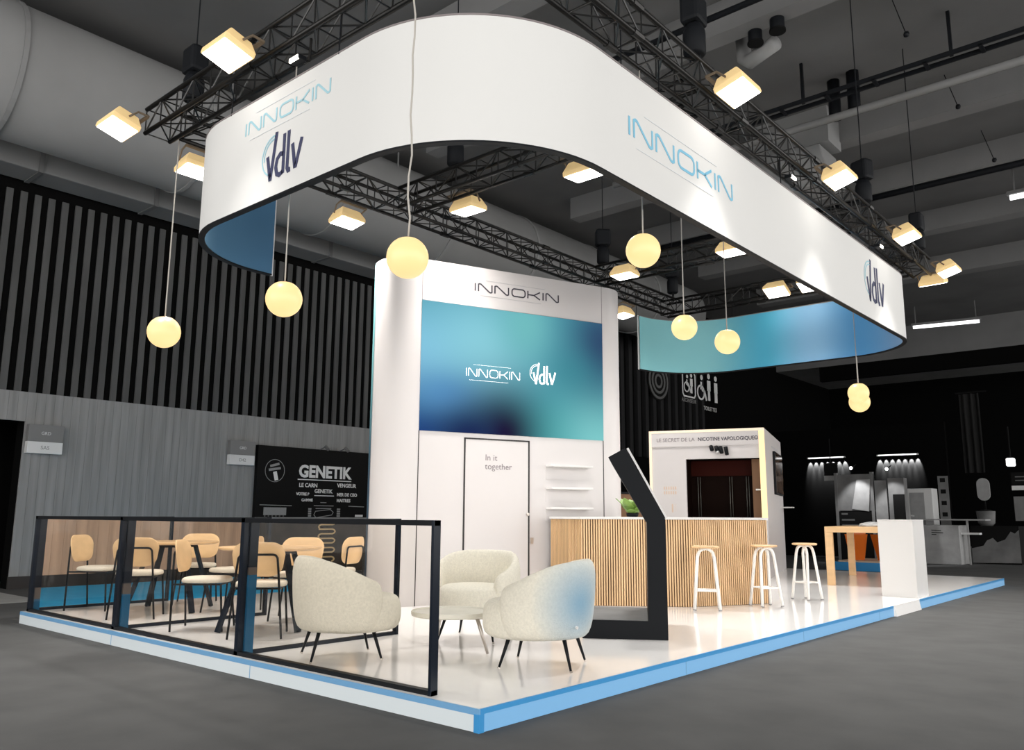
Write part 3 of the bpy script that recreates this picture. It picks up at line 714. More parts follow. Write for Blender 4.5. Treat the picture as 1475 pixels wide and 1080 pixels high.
# ------------------------------------------------------------------ lounge chairs
def shell_mesh():
    N = 30; th0 = 56; rings = []
    for i in range(N+1):
        th = radians(th0+(360-2*th0)*i/N)
        back = (1-cos(th))/2                       # 1 at the back, small at arm fronts
        q_ = max(0, min(1, (back-.2)/.8)); top = .60+.19*sin(q_*pi/2)**1.25
        Rx, Ry = .385, .395
        ln = .0 + (.02 if back > .8 else 0)
        prof = [(.60, .235), (.80, .212), (.93, .24), (.995, .33), (1.03, .46), (1.045, top-.16), (1.035, top-.085), (.995, top-.028), (.93, top-.002), (.865, top-.012), (.815, top-.055), (.79, top-.12), (.775, .50), (.74, .40), (.66, .30)]
        rings.append([Vector((cos(th)*Rx*r_-ln*(z-.2), sin(th)*Ry*r_, z)) for r_, z in prof])
    out = []
    def cap(ring, k, d):
        c = sum(ring, Vector())/len(ring); return [c+(p-c)*k+d for p in ring]
    d0 = Vector((sin(radians(th0)), -cos(radians(th0)), 0))*1.0
    e = .045
    dA = Vector((sin(radians(th0))*.385, -cos(radians(th0))*.395, 0)).normalized(); dB = Vector((dA.x, -dA.y, 0))
    rings = [cap(rings[0], .35, dA*e*1.15), cap(rings[0], .78, dA*e*.9)]+rings+[cap(rings[-1], .78, dB*e*.9), cap(rings[-1], .35, dB*e*1.15)]
    return MB().loft(rings)
def seat_mesh():
    n = 28; rings = []
    for sc, z in [(.70, .205), (.90, .21), (1.0, .24), (1.03, .30), (1.03, .37), (1.0, .43), (.94, .468), (.8, .488), (.4, .496)]:
        rings.append([Vector((.045+(.405 if cos(2*pi*k/n) > 0 else .30)*sc*cos(2*pi*k/n), .335*sc*sin(2*pi*k/n), z)) for k in range(n)])
    return MB().loft(rings)
def lounge(label, x, y, deg, fab):
    t = thing('armchair', label, 'armchair', (x, y, H), radians(deg), 'cream tub armchairs round the coffee table')
    shell_mesh().build('shell', fab, t, smooth=True, sub=1)
    seat_mesh().build('seat_cushion', 'boucle', t, smooth=True, sub=1)
    for sx in (-1, 1):
        for sy in (-1, 1):
            l = MB().tube([(sx*.20-.01, sy*.20, .25), (sx*.268-.01, sy*.262, .012)], [.0165, .0085], 10).build('leg', 'black', t, smooth=True)
            MB().tube([(sx*.268-.01, sy*.262, .016), (sx*.271-.01, sy*.265, .008)], [.011, .0125], 10).build('foot_cap', 'steel', l)
    return t
ch = lounge('cream tub armchair seen from behind through the glass railing', -2.02, .575, 62, 'boucle')
lounge('cream tub armchair facing us in front of the white tower door', -1.93, 2.01, 293, 'boucle')
c3 = lounge('cream tub armchair with blue reflected light painted on its back in front of the black totem', -.63, 1.36, 205, 'boucle_blue_reflection')
MB().tube([(-.315, .245, .315), (-.325, .25, .315)], .012, 12).build('round_tag', 'white_paint', c3)

t = thing('coffee_table', 'low round pale coffee table with steel legs between the armchairs', 'table', (-1.48, 1.25, H))
MB().lathe([(.28, .30), (.318, .305), (.33, .315), (.33, .345), (.322, .345), (.318, .332), (.05, .332)], 44).build('table_top', 'stone', t, bevel=.002)
for a in (42, 162, 282):
    ca, sa = cos(radians(a)), sin(radians(a))
    MB().tube([(ca*.20, sa*.20, .305), (ca*.295, sa*.295, .005)], [.017, .011], 10).build('leg', 'steel', t, smooth=True)

# ------------------------------------------------------------------ dining tables and chairs
def dtable(label, x, y):
    t = thing('dining_table', label, 'table', (x, y, H), 0, 'round oak dining tables')
    MB().lathe([(.46, .755), (.5, .768), (.5, .782), (.495, .786), (.1, .786)], 48).build('table_top', 'tabletop', t)
    MB().box(-.28, .28, -.03, .03, .715, .755).box(-.03, .03, -.28, .28, .715, .755).build('under_frame', 'black', t)
    for a in (0, 90, 180, 270):
        ca, sa = cos(radians(a)), sin(radians(a))
        MB().bar((ca*.27, sa*.27, .745), (ca*.53, sa*.53, .006), .06, .03).build('leg', 'navy', t)
    return t
dt = dtable('round oak dining table further left, beside the wood wall', -6.1, 1.22)
copy_tree(dt, (-3.94, 1.13, H), 0, 'round oak dining table nearer the armchairs')

def dchair(label, x, y, deg):
    t = thing('dining_chair', label, 'chair', (x, y, H), radians(deg), 'plywood backed dining chairs')
    # back shell: rounded rectangle bent in plan
    rows = []; nW = 16
    def bx(v, z): return -.235+.55*v*v-(z-.58)*.16
    outline = []; hw, z0, z1, rc = .235, .55, .865, .12
    for (cx, cz, a0) in ((hw-rc, z1-rc, 0), (-(hw-rc), z1-rc, 90), (-(hw-rc)*.88, z0+rc*.9, 180), ((hw-rc)*.88, z0+rc*.9, 270)):
        for k in range(7):
            a = radians(a0+90*k/6); outline.append((cx+rc*cos(a), cz+rc*.92*sin(a)))
    cz = (z0+z1)/2
    def ring(k, dx): return [Vector((bx(v*k, cz+(z-cz)*k)+dx, v*k, cz+(z-cz)*k)) for v, z in outline]
    th = .012
    b = MB(); b.loft([ring(.35, 0), ring(.7, 0), ring(.97, 0), ring(1.0, -th*.3), ring(1.0, -th*.7), ring(.97, -th), ring(.7, -th), ring(.35, -th)])
    b.build('backrest', 'ply', t, smooth=True)
    n = 24; rings = []
    for sc, z in [(.86, .448), (.98, .452), (1.0, .468), (.98, .486), (.9, .497), (.5, .502)]:
        rings.append([Vector((.01+.225*sc*abs(cos(q))**.65*(1 if cos(q) > 0 else -1), .232*sc*abs(sin(q))**.65*(1 if sin(q) > 0 else -1), z)) for q in [2*pi*k/n for k in range(n)]])
    MB().loft(rings).build('seat', 'seatfab', t, smooth=True)
    r_ = .0105
    rear = [(-.245, -.235, .004), (-.268, -.185, .60), (-.272, -.172, .715), (-.272, -.155, .738), (-.272, -.13, .745), (-.272, .13, .745), (-.272, .155, .738), (-.272, .172, .715), (-.268, .185, .60), (-.245, .235, .004)]
    MB().tube(rear, r_, 8).build('rear_leg_frame', 'black', t, smooth=True)
    for s in (-1, 1):
        MB().tube([(.235, s*.225, .004), (.19, s*.195, .445)], r_, 8).build('front_leg', 'black', t, smooth=True)
        MB().tube([(.19, s*.195, .438), (-.262, s*.2, .438)], .009, 8).build('side_rail', 'black', t)
    MB().tube([(.19, -.195, .438), (.19, .195, .438)], .009, 8).tube([(-.18, -.195, .438), (-.18, .195, .438)], .009, 8).build('seat_frame', 'black', t)
    return t
d0 = dchair('plywood dining chair at the far left, facing right in the first glass bay', -6.76, .67, 37.5)
for x, y, a, lab in [(-5.685, .644, 141, 'plywood dining chair seen from behind beside the second railing post'),
                     (-4.30, .66, 45, 'plywood dining chair turned edge-on at the left of the nearer table'),
                     (-3.51, .77, 138.7, 'plywood dining chair seen from behind just right of the third railing post'),
                     (-6.56, 1.78, 324, 'plywood dining chair facing us behind the further table'),
                     (-5.44, 1.62, 205, 'plywood dining chair mostly hidden right of the further table'),
                     (-4.32, 1.72, 312, 'plywood dining chair facing us behind the nearer table'),
                     (-4.62, 2.45, 200, 'plywood dining chair edge-on against the white tower')]:
    copy_tree(d0, (x, y, H), radians(a), lab)

# ------------------------------------------------------------------ high wooden table and pedestal at the right
t = thing('high_table', 'tall chunky oak communal table at the right end of the platform', 'table', (-1.84, 10.5, H), radians(12))
MB().box(0, 1.02, 0, 2.95, .87, .965).build('table_top', 'tabletop', t, bevel=.006)
for x in (0, .90):
    for y in (0, 2.83): MB().box(x, x+.12, y, y+.12, 0, .87).build('leg', 'tabletop', t, bevel=.004)
t = thing('plastic_heap', 'small crumpled heap of clear plastic on the tall oak table', 'plastic', (-1.4, 11.6, H+.965))
b = MB(); n = 14; rings = []
for r_, z in [(.20, 0), (.21, .02), (.17, .05), (.1, .075), (.03, .085)]:
    rings.append([Vector((r_*(1+.25*random.uniform(-1, 1))*cos(2*pi*k/n), r_*(1+.25*random.uniform(-1, 1))*sin(2*pi*k/n), z)) for k in range(n)])
b.loft(rings).build('crumpled_sheet', 'wrap', t)
t = thing('white_pedestal', 'white box pedestal at the right edge of the platform', 'pedestal', (-.548, 9.12, H), radians(-1))
MB().box(0, .487, 0, .52, 0, 1.075).build('pedestal_body', 'white_paint', t, bevel=.004)
MB().box(-.002, .489, -.002, .522, 1.075, 1.09).build('pedestal_top', 'white_paint', t, bevel=.003)

# ------------------------------------------------------------------ hanging banner
ZB, ZT = 3.873, 4.885
ring = []
R1, R2 = 1.3, 1.1
x0, x1, y0, y1 = -4.48, .015, -.02, 10.2
path = [(x0, 1.27)]+arc(x0+R2, y0+R2, R2, 180, 270, 14)+[(x, y0) for x in (-3.0, -2.4, -1.8)]+arc(x1-R1, y0+R1, R1, 270, 360, 22)+[(x1, y) for y in (2, 3, 4, 5, 6, 7, 8)]+arc(x1-R2, y1-R2, R2, 0, 90, 16)+[(x, y1) for x in (-2.0,)]+arc(x0+R1, y1-R1, R1, 90, 178, 16)
t = thing('hanging_banner', 'huge white curved fabric banner hanging under the trusses, blue inside', 'banner', (0, 0, ZB))
def offs(P, k):
    out = []
    for i, p in enumerate(P):
        a, c = Vector(P[max(i-1, 0)]), Vector(P[min(i+1, len(P)-1)]); d = (c-a).normalized(); n = Vector((d.y, -d.x))
        out.append(tuple(Vector(p)+n*k))
    return out
outer, inner = offs(path, 0), offs(path, -.05)
hz = ZT-ZB
def sheet(P, name, m):
    MB().loft([[(x, y, .012) for x, y in P], [(x, y, hz-.012) for x, y in P]], cap=False, closed=False).build(name, m, t, smooth=True)
sheet(outer, 'outer_fabric', 'fabric_banner')
i_split = [i for i, p in enumerate(inner) if p[0] > -3.3][0]
MB().loft([[(x, y, .012) for x, y in inner[:i_split+1]], [(x, y, hz-.012) for x, y in inner[:i_split+1]]], cap=False, closed=False).build('inner_fabric', 'banner_in_l', t, smooth=True)
MB().loft([[(x, y, .012) for x, y in inner[i_split:]], [(x, y, hz-.012) for x, y in inner[i_split:]]], cap=False, closed=False).build('inner_fabric', 'banner_in', t, smooth=True)
def rim(z0, z1, name, m):
    o_, i_ = offs(path, .004), offs(path, -.054)
    rings = [[(a[0], a[1], z0), (a[0], a[1], z1), (c[0], c[1], z1), (c[0], c[1], z0)] for a, c in zip(o_, i_)]
    MB().loft(rings).build(name, m, t)
rim(0, .014, 'bottom_rim', 'black'); rim(hz-.014, hz, 'top_rim', 'seam_soft')
for P, Q in ((outer[0], inner[0]), (outer[-1], inner[-1])):
    MB().bar((*((Vector(P)+Vector(Q))/2), 0), (*((Vector(P)+Vector(Q))/2), hz), .052, .012).build('end_batten', 'print_white', t)
Tl = place((-2.93, y0-.002, 4.575-ZB), (1, 0, 0), (0, 0, 1), (0, -1, 0))
strokes(wide_name(1.24, .118), .019, Tl).build('front_logo', 'ink_aqua', t)
strokes(rule_lines(1.24, .118), .005, Tl).build('front_logo_rule', 'rule_faint', t)
Tl = place((-2.60, y0-.002, 4.045-ZB), (1, 0, 0), (0, 0, 1), (0, -1, 0))
strokes(vmark(.425), .042, Tl).build('front_emblem', 'ink_navy', t)
strokes(vring(.425), .014, Tl).build('front_emblem_ring', 'ink_aqua', t)
Tr = place((x1+.002, 1.69, 4.31-ZB), (0, 1, 0), (0, 0, 1), (1, 0, 0))
strokes(wide_name(1.86, .165), .027, Tr).build('side_logo', 'ink_cyan', t)
strokes(rule_lines(1.86, .165), .006, Tr).build('side_logo_rule', 'rule_faint', t)
Tr = place((x1+.002, 7.5, 4.15-ZB), (0, 1, 0), (0, 0, 1), (1, 0, 0))
strokes(vmark(.60), .058, Tr).build('side_emblem', 'ink_navy', t)
strokes(vring(.60), .018, Tr).build('side_emblem_ring', 'ink_aqua', t)
for (x, y) in [(-3.2, -.02), (-1.6, -.02), (.01, 1.6), (.01, 2.2), (.01, 4.8), (.01, 7.8), (-1.5, 10.18), (-3.2, 10.18), (-4.48, 1.2), (-4.47, 8.9)]:
    MB().tube([(x, y, hz-.02), (x*.995, y, 5.2-ZB)], .006, 6).build('hanging_strap', 'black', t)

# ------------------------------------------------------------------ trusses
TZ0, TS = 5.23, .27
def truss(label, a, b, step=.34):
    """square box truss between plan points a and b (centre line)"""
    a, b = Vector(a), Vector(b); L = (b-a).length; ang = atan2(b.y-a.y, b.x-a.x)
    t = thing('lighting_truss', label, 'truss', (a.x, a.y, TZ0), ang, 'black box trusses above the banner')
    h = TS/2
    for sy in (-h, h):
        for z in (0, TS): MB().tube([(0, sy, z), (L, sy, z)], .024, 8).build('chord', 'truss', t, smooth=True)
    m = MB(); n = max(1, round(L/step)); s = L/n
    for i in range(n):
        xa, xb = i*s, (i+1)*s
        e = i % 2
        for sy in (-h, h):
            m.tube([(xa, sy, TS*e), (xb, sy, TS*(1-e))], .009, 5)
        for z in (0, TS):
            m.tube([(xa, -h if e else h, z), (xb, h if e else -h, z)], .009, 5)
        m.tube([(xa, -h, 0), (xa, h, 0)], .008, 5); m.tube([(xa, -h, TS), (xa, h, TS)], .008, 5)
        m.tube([(xa, -h, 0), (xa, -h, TS)], .008, 5); m.tube([(xa, h, 0), (xa, h, TS)], .008, 5)
    m.build('lacing', 'truss_l', t)
    for x in [k*2.0 for k in range(1, int(L/2)+1) if k*2.0 < L-.3]:
        for sy in (-h, h):
            for z in (0, TS): MB().tube([(x-.07, sy, z), (x+.07, sy, z)], .034, 8).build('coupler', 'truss', t)
    return t
XL, XR, YF, YB = -4.62, -.08, .09, 10.35
truss('front lighting truss running off the top of the picture above the left banner face', (XL-.3, YF), (XR-.17, YF))
truss('right lighting truss running above the long right banner face', (XR, YF-.3), (XR, YB+.45))
truss('left lighting truss running back past the top of the white tower', (XL, YF+.17), (XL, YB))
truss('first cross truss between left and right trusses in front of the tower', (XL+.17, 3.25), (XR-.17, 3.25))
truss('second cross truss meeting the left truss near the tower top right', (XL+.17, 7.75), (XR-.17, 7.75))
truss('rear cross truss above the aqua inside of the banner', (XL-.2, YB+.17), (XR-.17, YB+.17))
tag(MB().tube([(-1.3, 3.4, TZ0+.02), (-1.3, 7.6, TZ0+.02)], .02, 8).build('hanging_rail', 'truss'), 'thin dark rail between the two cross trusses carrying globe lamps', 'rail')

# ------------------------------------------------------------------ floodlights
def flood(label, x, y, rz, z=5.12, first=None):
    t = thing('floodlight', label, 'floodlight', (x, y, z), rz, 'square floodlights on the trusses')
    w, d = .20, .15
    rings = [[(sx*w, sy*d, .0) for sx, sy in ((-1, -1), (1, -1), (1, 1), (-1, 1))], [(sx*w, sy*d, .05) for sx, sy in ((-1, -1), (1, -1), (1, 1), (-1, 1))], [(sx*w*.72, sy*d*.7, .16) for sx, sy in ((-1, -1), (1, -1), (1, 1), (-1, 1))], [(sx*w*.6, sy*d*.5, .175) for sx, sy in ((-1, -1), (1, -1), (1, 1), (-1, 1))]]
    MB().loft(rings).build('hood', 'hood', t, bevel=.01)
    MB().box(-w*.92, w*.92, -d*.9, d*.9, -.006, -.002).build('light_panel', 'flood', t)
    MB().tube([(w+.012, 0, .08), (w+.012, .06, .18), (w+.012, .16, .20)], .012, 6).tube([(-w-.012, 0, .08), (-w-.012, .06, .18), (-w-.012, .16, .20)], .012, 6).bar((-w-.012, .16, .20), (w+.012, .16, .20), .03).build('bracket', 'hood_dark', t)
    return t
FL_IN, FL_OUT, FL_LEFT = 170, 250, 250
F = [(-2.708, -.371, 0, 'brightest big floodlight on the front truss above the left banner face'),
     (-4.81, -.376, 0, 'floodlight at the front left truss corner, leftmost of all'),
     (-5.2, .70, -90, 'floodlight hanging low against the left end of the white banner'),
     (-5.2, 2.86, -90, 'floodlight under the left truss beside the first cross truss joint'),
     (-3.65, 3.6, 180, 'floodlight behind the first cross truss above the big front globe lamp'),
     (-1.843, 3.65, 180, 'floodlight behind the first cross truss touching the banner lower edge'),
     (.36, 3.04, 90, 'big floodlight on the right truss, uppermost of its row'),
     (.371, 5.67, 90, 'floodlight second from the top along the right truss'),
     (.377, 8.31, 90, 'floodlight third along the right truss'),
     (.407, 10.46, 90, 'floodlight at the far end of the right truss, rightmost of all'),
     (.02, 11.06, 180, 'floodlight just outside the far right banner corner'),
     (-3.697, 7.34, 0, 'floodlight on the second cross truss under a globe lamp'),
     (-1.81, 7.34, 0, 'floodlight on the second cross truss half hidden by the banner edge'),
     (-2.2, 9.85, 0, 'floodlight in front of the aqua banner inside, right of the two small globes'),
     (-5.2, 9.6, -90, 'small distant floodlight right beside the tower and the aqua banner end'),
     (-1.6, 9.85, 0, 'distant floodlight tucked behind the long right banner face')]
f0 = None
for x, y, a, lab in F:
    if f0 is None: o = f0 = flood(lab, x, y, radians(a))
    else: o = copy_tree(f0, (x, y, 5.12), radians(a), lab)
    inside = -4.4 < x < -.1 and 0 < y < 10.1
    o.rotation_euler.x = radians(-4 if inside else 8 if x < -4.5 and y > 0 else -16)
    L = bpy.data.lights.new('flood_beam', 'SPOT'); L.color = (1, .965, .92)
    near = inside and y > 9
    if near: o.rotation_euler.x = radians(-24)
    L.energy = 70 if near else FL_IN if inside else (FL_LEFT if x < -4.5 else FL_OUT); L.spot_size = radians(90 if near else 150 if inside else 140 if x < -4.5 and y > 0 else 88); L.spot_blend = .7; L.shadow_soft_size = .14
    q = bpy.data.objects.new('flood_beam', L); COL.objects.link(q); q.parent = o; q.location = (0, 0, -.03)
# small arm spots on the banner's top rim
sp0 = None
for x, y, a, lab in [(-2.05, -.1, 0, 'small arm spot on the rim of the left banner face'), (.1, 4.85, 90, 'small arm spot in the middle of the right banner rim'), (.1, 7.9, 90, 'small arm spot near the far end of the right banner rim'), (-5.0, 8.9, -90, 'tiny spot beside the upper right edge of the tower')]:
    if sp0 is None:
        t = sp0 = thing('arm_spotlight', lab, 'spotlight', (x, y, 4.93), radians(a), 'small arm spots on the banner rim')
        MB().box(-.07, .07, -.04, .04, 0, .04).build('spot_body', 'black', t, bevel=.006)
        MB().box(-.06, .06, -.045, -.03, -.004, .03).build('spot_lens', 'spot', t)
        MB().tube([(0, .05, .02), (0, .11, .06), (0, .12, .27)], .012, 6).build('spot_arm', 'truss', t)
    else: copy_tree(sp0, (x, y, 4.93), radians(a), lab)

# ------------------------------------------------------------------ globe pendants
def globe(label, x, y, z, D, zt=5.2, wig=0., cm='cord'):
    t = thing('globe_pendant', label, 'pendant lamp', (x, y, z), 0, 'warm globe pendants')
    r = D/2; prof = []
    for k in range(0, 17):
        a = -pi/2+pi*k/16; rr = r*cos(a); zz = r*sin(a)
        if zz > r*.86: break
        prof.append((max(rr, .001), zz))
    prof += [(r*.46, r*.885), (r*.1, r*.89)]
    MB().lathe(prof, 32).build('globe', 'globe', t, smooth=True)
    MB().lathe([(.03, r*.885), (.03, r*.95), (.012, r*1.02)], 12).build('cap', 'brown', t)
    n = 14; L = zt-z
    pts = [(wig*sin(k*1.9)*(1 if 0 < k < n else 0), wig*.6*cos(k*1.3)*(1 if 0 < k < n else 0), r*.9+(L-r*.9)*k/n) for k in range(n+1)]
    MB().tube(pts, .007, 6).build('cord', cm, t, smooth=True)
    return t
globe('globe pendant at far left hanging from the truss corner', -4.75, .25, 3.09, .33)
globe('globe pendant below the open left end of the banner', -2.46, .16, 3.03, .305)
globe('large globe pendant hanging in front of the banner before the tower edge', -.62, -.10, 2.95, .285, 5.2, .012)
globe('globe pendant under the long right banner face left of its middle', -.21, 2.24, 3.51, .30)
globe('globe pendant left of the pair before the aqua banner inside', -1.3, 4.91, 3.47, .307)
globe('globe pendant right of the pair before the aqua banner inside', -1.3, 6.03, 3.48, .324)
globe('upper globe of the two overlapping pendants near the far banner corner', -.97, 9.99, 3.243, .33)
globe('lower globe of the two overlapping pendants near the far banner corner', -1.19, 10.70, 3.19, .345)

# ------------------------------------------------------------------ chain hoists
h0 = None
for x, y, lab in [(-4.62, .3, 'black chain hoist above the front left truss corner'), (-3.6, 3.3, 'black chain hoist inside the banner ring, left of the big front globe lamp'),
                  (-.05, 3.0, 'black chain hoist at the top right above the right truss'), (-.05, 7.9, 'black chain hoist above the far part of the right truss'),
                  (-4.5, 7.9, 'black chain hoist above the tower right of its logo'), (-4.55, 10.4, 'black chain hoist above the far end of the left truss'), (-.05, 10.6, 'black chain hoist by the outermost end of the right truss')]:
    if h0 is None:
        t = h0 = thing('chain_hoist', lab, 'hoist', (x, y, 5.75), 0, 'black chain hoists over the trusses')
        MB().box(-.13, .13, -.1, .1, .2, .5).build('motor_body', 'black_matte', t, bevel=.04)
        MB().lathe([(.09, -.12), (.11, -.1), (.11, .12), (.08, .2)], 12).build('chain_bag', 'black_matte', t, smooth=True)
        MB().tube([(0, 0, .5), (0, 0, 3.5)], .008, 6).build('chain', 'black_matte', t)
        MB().tube([(.0, .05, -.21), (.06, .05, .2)], .01, 5).tube([(0, -.05, -.21), (.02, -.05, .2)], .01, 5).build('sling', 'black_matte', t)
    else: copy_tree(h0, (x, y, 5.75), random.uniform(0, 3), lab)

# ------------------------------------------------------------------ neighbouring stands at the right, far back
t = thing('neighbour_plinth', 'blue fronted low plinth with pale top seen under the oak table', 'plinth', (-4.08, 17.0, 0))
MB().box(0, 1.25, 0, 1.6, 0, .2).build('plinth_body', 'trim_blue', t)
MB().box(.12, 1.25, .02, 1.6, .2, .235).build('plinth_top', 'beige', t)
for x, lab, rz in [(-3.66, 'orange acrylic seat on the far plinth, left one under the oak table', .3), (-3.05, 'orange acrylic seat on the far plinth, right one under the oak table', -.4)]:
    t = thing('orange_chair', lab, 'chair', (x, 17.5, .235), rz, 'orange seats behind the oak table')
    MB().extr([(-.16, 0, 0), (.16, 0, 0), (.26, -.1, .62), (-.26, -.1, .62)], (0, .04, 0)).build('front_panel', 'orange', t)
    MB().extr([(-.14, .3, 0), (.14, .3, 0), (.22, .38, .7), (-.22, .38, .7)], (0, .03, 0)).build('rear_panel', 'orange', t)
    MB().box(-.2, .2, -.03, .36, .36, .4).build('seat', 'orange', t)
t = thing('display_board', 'grey board stand with dark caption lines left behind the oak table', 'board', (-5.0, 20, 0))
MB().box(0, 1.05, 0, .08, 1.45, 2.45).build('upper_board', 'nb_mid', t)
MB().box(0, 1.05, -.01, .08, .1, 1.43).build('lower_board', 'nb_dark', t)
b = strokes([[(.15, 1.36), (.32, 1.36)], [(.15, 1.2), (.5, 1.2)], [(.15, 1.05), (.62, 1.05)]], .045, place((0, -.012, 0), (1, 0, 0), (0, 0, 1), (0, -1, 0))); b.build('caption', 'print_dim', t)
MB().extr([(.45, -.03, 1.5), (.9, -.03, 1.43), (.98, -.03, 2.3), (.62, -.03, 2.3)], (0, .02, 0)).build('drape', 'nb_grey', t)
MB().box(0, .08, -.02, .1, 0, 2.5).box(.97, 1.05, -.02, .1, 0, 2.5).build('board_post', 'nb_mid', t)
t = thing('notice_sign', 'small two-tone notice hanging left of the grey board stand', 'sign', (-5.35, 20.2, 2.3))
MB().box(0, .38, 0, .05, .14, .5).build('upper_plate', 'nb_dark', t); MB().box(0, .38, -.005, .05, 0, .14).build('lower_plate', 'nb_grey', t)
MB().bar((.19, .02, .5), (.19, .02, 1.2), .02).build('hanger', 'nb_dark', t)
t = thing('display_board', 'narrow lit display column between the board stand and the pedestal', 'board', (-3.75, 20.6, 0))
MB().box(0, .42, 0, .3, 0, 2.35).build('column_body', 'nb_mid', t)
MB().box(.12, .42, -.02, 0, 1.15, 1.9).build('display_window', 'nb_dark', t)
MB().box(-.5, -.1, .2, .24, .5, 2.3).build('side_drape', 'nb_grey', t)
t = thing('white_cabinet', 'plastic wrapped white cabinet standing behind the pedestal', 'cabinet', (-4.28, 22.7, 0))
MB().box(0, 1.12, 0, .6, 0, 2.12).build('cabinet_body', 'nb_white', t, bevel=.01)
MB().box(.5, .9, -.01, 0, 1.0, 2.0).build('glass_door', 'nb_grey', t)
b = strokes([[(.08, 2.02), (.22, 2.1)], [(.18, 1.75), (.45, 1.6), (.2, 1.57)], [(.2, 1.38), (.6, 1.32)]], .04, place((0, -.012, 0), (1, 0, 0), (0, 0, 1), (0, -1, 0))); b.build('plastic_sheet', 'sign_pale', t)
t = thing('roll_up_banner', 'tall narrow grey roll-up beside the wrapped white cabinet', 'banner', (-3.03, 22.9, 0))
MB().box(0, .27, 0, .03, .1, 2.48).build('printed_sheet', 'nb_mid', t); MB().box(-.02, .29, -.06, .08, 0, .1).build('base_box', 'nb_dark', t)
b = MB(); [b.box(.06, .2, -.004, 0, 2.3-.33*i, 2.42-.33*i) for i in range(4)]; b.build('print_mark', 'nb_dark', t)
t = thing('draped_counter', 'grey cloth covered counter to the right of the pedestal', 'counter', (-3.3, 21.7, 0))
MB().box(0, 1.0, 0, .9, 0, 1.07).build('counter_cloth', 'nb_grey', t, bevel=.02)
strokes([[(.3, .93), (.55, .92)], [(.3, .87), (.6, .86)], [(.3, .81), (.42, .81)]], .02, place((0, -.012, 0), (1, 0, 0), (0, 0, 1), (0, -1, 0))).build('printed_note', 'nb_dark', t)
MB().box(-.1, 1.6, .3, .95, 1.2, 1.24).build('worktop', 'nb_grey', t); MB().bar((1.13, .4, 0), (1.13, .4, 1.2), .05).build('support_post', 'nb_grey', t)
MB().box(1.0, 1.45, .2, .5, .82, .87).build('tray_arm', 'nb_white', t)
t = thing('mural_counter', 'low counter with a grey mountain skyline print at the far right', 'counter', (-2.2, 23.0, 0))
MB().box(-.1, 1.1, 0, .9, 0, 1.05).build('counter_body', 'nb_dark', t)
sk = [(-.1, .02), (1.1, .05), (1.1, .95), (1.0, .85), (.9, .9), (.75, .68), (.55, .6), (.45, .72), (.3, .65), (.2, .5), (-.1, .42)]
MB().extr([(x, -.012, z) for x, z in sk], (0, .01, 0)).build('mural', 'nb_mid', t)
t = thing('oval_sign', 'grey rounded oblong sign glowing softly at the far right', 'sign', (-2.25, 24, 1.78))
rr = .17; P = arc(rr, rr, rr, 180, 360, 8)+arc(rr, .66-rr, rr, 0, 180, 8)
MB().extr([(x, 0, z) for x, z in P], (0, .06, 0)).build('sign_body', 'nb_grey', t)
MB().bar((.17, .08, -1.78), (.17, .08, 0), .04).build('sign_stand', 'nb_dark', t)
t = thing('tub_planter', 'grey round tub on the far right counter below the oblong sign', 'tub', (-1.95, 23.4, 1.05))
MB().lathe([(.15, 0), (.22, .08), (.25, .42), (.22, .42)], 18).build('tub_body', 'nb_mid', t, smooth=True); MB().lathe([(.22, .40), (.12, .46), (.02, .47)], 14).build('tub_fill', 'nb_dark', t)
t = thing('notice_sign', 'pale notice strip on a dark stand at the far right edge', 'sign', (-1.05, 22.3, 0))
MB().box(0, .6, 0, .05, 2.02, 2.14).build('pale_plate', 'nb_white', t); MB().box(0, .6, .01, .06, 2.18, 2.5).build('dark_plate', 'nb_dark', t)
MB().box(.02, .4, .0, .06, 1.2, 1.85).build('grey_screen', 'nb_mid', t); MB().bar((.3, .04, 0), (.3, .04, 2.1), .05).build('sign_post', 'nb_dark', t)
b = strokes([[(.1, 2.38), (.5, 2.38)], [(.1, 2.28), (.5, 2.28)]], .03, place((0, -.002, 0), (1, 0, 0), (0, 0, 1), (0, -1, 0))); b.build('lettering', 'print_dim', t)
t = thing('wall_lamp', 'small bright white lamp head at the far right edge', 'lamp', (-1.15, 22.4, 2.68))
MB().box(0, .2, 0, .2, 0, .22).build('lamp_head', 'tube', t, bevel=.03); MB().bar((.1, .1, .2), (.1, .1, 1.1), .03).build('lamp_rod', 'nb_dark', t)
t = thing('stage_curtain', 'dim grey curtain hanging high in the dark at the right', 'curtain', (-2.95, 26, 2.7))
pts = [(i*.045, .06*sin(i*1.4)) for i in range(14)]
MB().loft([[(x, y, 0) for x, y in pts], [(x, y, 2.55) for x, y in pts]], cap=False, closed=False).build('curtain_cloth', 'print_dim2', t, smooth=True)
MB().bar((-.1, 0, 2.6), (.8, 0, 2.6), .04).build('curtain_rod', 'nb_dark', t)
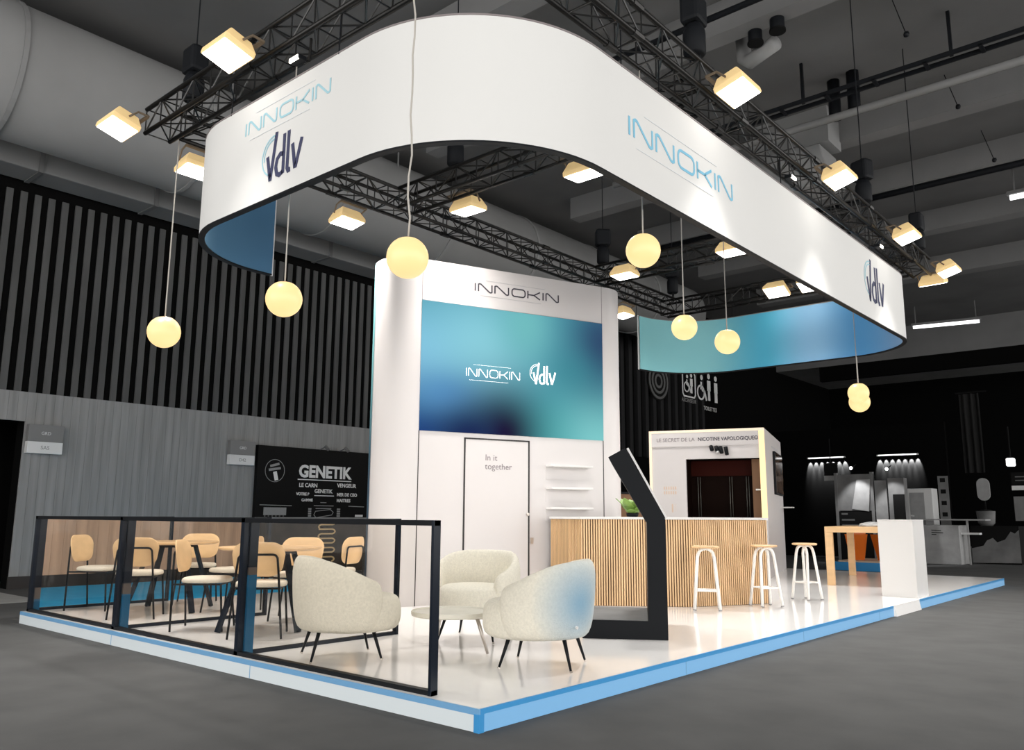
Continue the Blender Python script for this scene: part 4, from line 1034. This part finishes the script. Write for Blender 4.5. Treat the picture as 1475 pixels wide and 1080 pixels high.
# two wall-wash bars throwing scallops on a dark wall
struct(MB().box(-8.5, -3.0, 24.05, 24.2, 0, 4.2).build('wall_partition', 'hall_wash'))
for xa, xb, lab in [(-7.2, -6.05, 'left row of small wall-wash lights on the dark partition'), (-4.95, -3.82, 'right row of small wall-wash lights on the dark partition')]:
    t = thing('wall_wash_bar', lab, 'lamp bar', (xa, 23.93, 3.2), 0, 'rows of wall-wash lights on the far partition')
    MB().box(-.05, xb-xa+.05, -.03, .03, 0, .05).build('bar_body', 'nb_white', t)
    MB().box(0, xb-xa, -.034, -.03, .01, .04).build('lit_edge', 'tube', t)
    for x in (0, xb-xa): MB().box(x-.02, x+.02, .03, .12, .0, .05).build('bar_bracket', 'nb_dark', t)
    for k in range(7):
        L = bpy.data.lights.new('wash_spot', 'SPOT'); L.energy = 600; L.spot_size = radians(46); L.spot_blend = .5; L.shadow_soft_size = .01
        o = bpy.data.objects.new('wash_spot', L); COL.objects.link(o); o.parent = t
        o.location = ((xb-xa)*k/6, .03, -.02); o.rotation_euler = (radians(22), 0, 0)
for x, y, z in [(-4.35, 19.6, 2.62), (-3.6, 20.2, 2.6)]:
    t = thing('clip_spotlight', 'small bright clip spot over the grey board stand' if x < -4 else 'small bright clip spot over the narrow display column', 'spotlight', (x, y, z), 0, 'clip spots over the far boards')
    MB().tube([(0, 0, 0), (0, -.1, -.02)], .05, 10).build('spot_body', 'nb_dark', t); MB().tube([(0, -.1, -.02), (0, -.11, -.022)], .045, 10).build('spot_lens', 'tube', t)
    MB().bar((0, .02, 0), (0, .3, .1), .02).build('spot_arm', 'nb_dark', t)
    L = bpy.data.lights.new('clip_spot', 'SPOT'); L.energy = 110; L.spot_size = radians(70); L.spot_blend = .6; L.shadow_soft_size = .03
    o = bpy.data.objects.new('clip_spot', L); COL.objects.link(o); o.parent = t; o.location = (0, -.14, -.03); o.rotation_euler = (radians(28), 0, 0)

# ------------------------------------------------------------------ hall light: bright even world fill added for unseen hall lamps, through the open sides
w = bpy.data.worlds.new('hall_fill'); w.use_nodes = True; SC.world = w
bg = w.node_tree.nodes['Background']; bg.inputs[0].default_value = (1, .985, .96, 1); bg.inputs[1].default_value = 3.0

# ------------------------------------------------------------------ camera (solved from the photograph's perspective)
f_, pitch, roll, yaw = 1183.17605, .17055358, .00623919, .71370167
fw = Vector((-sin(yaw)*cos(pitch), cos(yaw)*cos(pitch), sin(pitch))); rt = Vector((cos(yaw), sin(yaw), 0)); up = rt.cross(fw)
r2 = cos(roll)*rt+sin(roll)*up; u2 = -sin(roll)*rt+cos(roll)*up
cd = bpy.data.cameras.new('camera'); cam = bpy.data.objects.new('camera', cd); COL.objects.link(cam)
m = Matrix((r2, u2, -fw)).transposed().to_4x4(); m.translation = Vector((3.4103, -3.6678, 1.2317)); cam.matrix_world = m
cd.sensor_fit = 'HORIZONTAL'; cd.sensor_width = 36; cd.lens = f_/1475*36; cd.clip_start = .05; cd.clip_end = 200
SC.camera = cam

SC.view_settings.view_transform = 'Standard'; SC.view_settings.look = 'None'; SC.view_settings.gamma = 1
SC.view_settings.exposure = 0.0
SC.view_settings.use_curve_mapping = False
SC.cycles.max_bounces = 8; SC.cycles.transparent_max_bounces = 16
SC.cycles.sample_clamp_indirect = 6
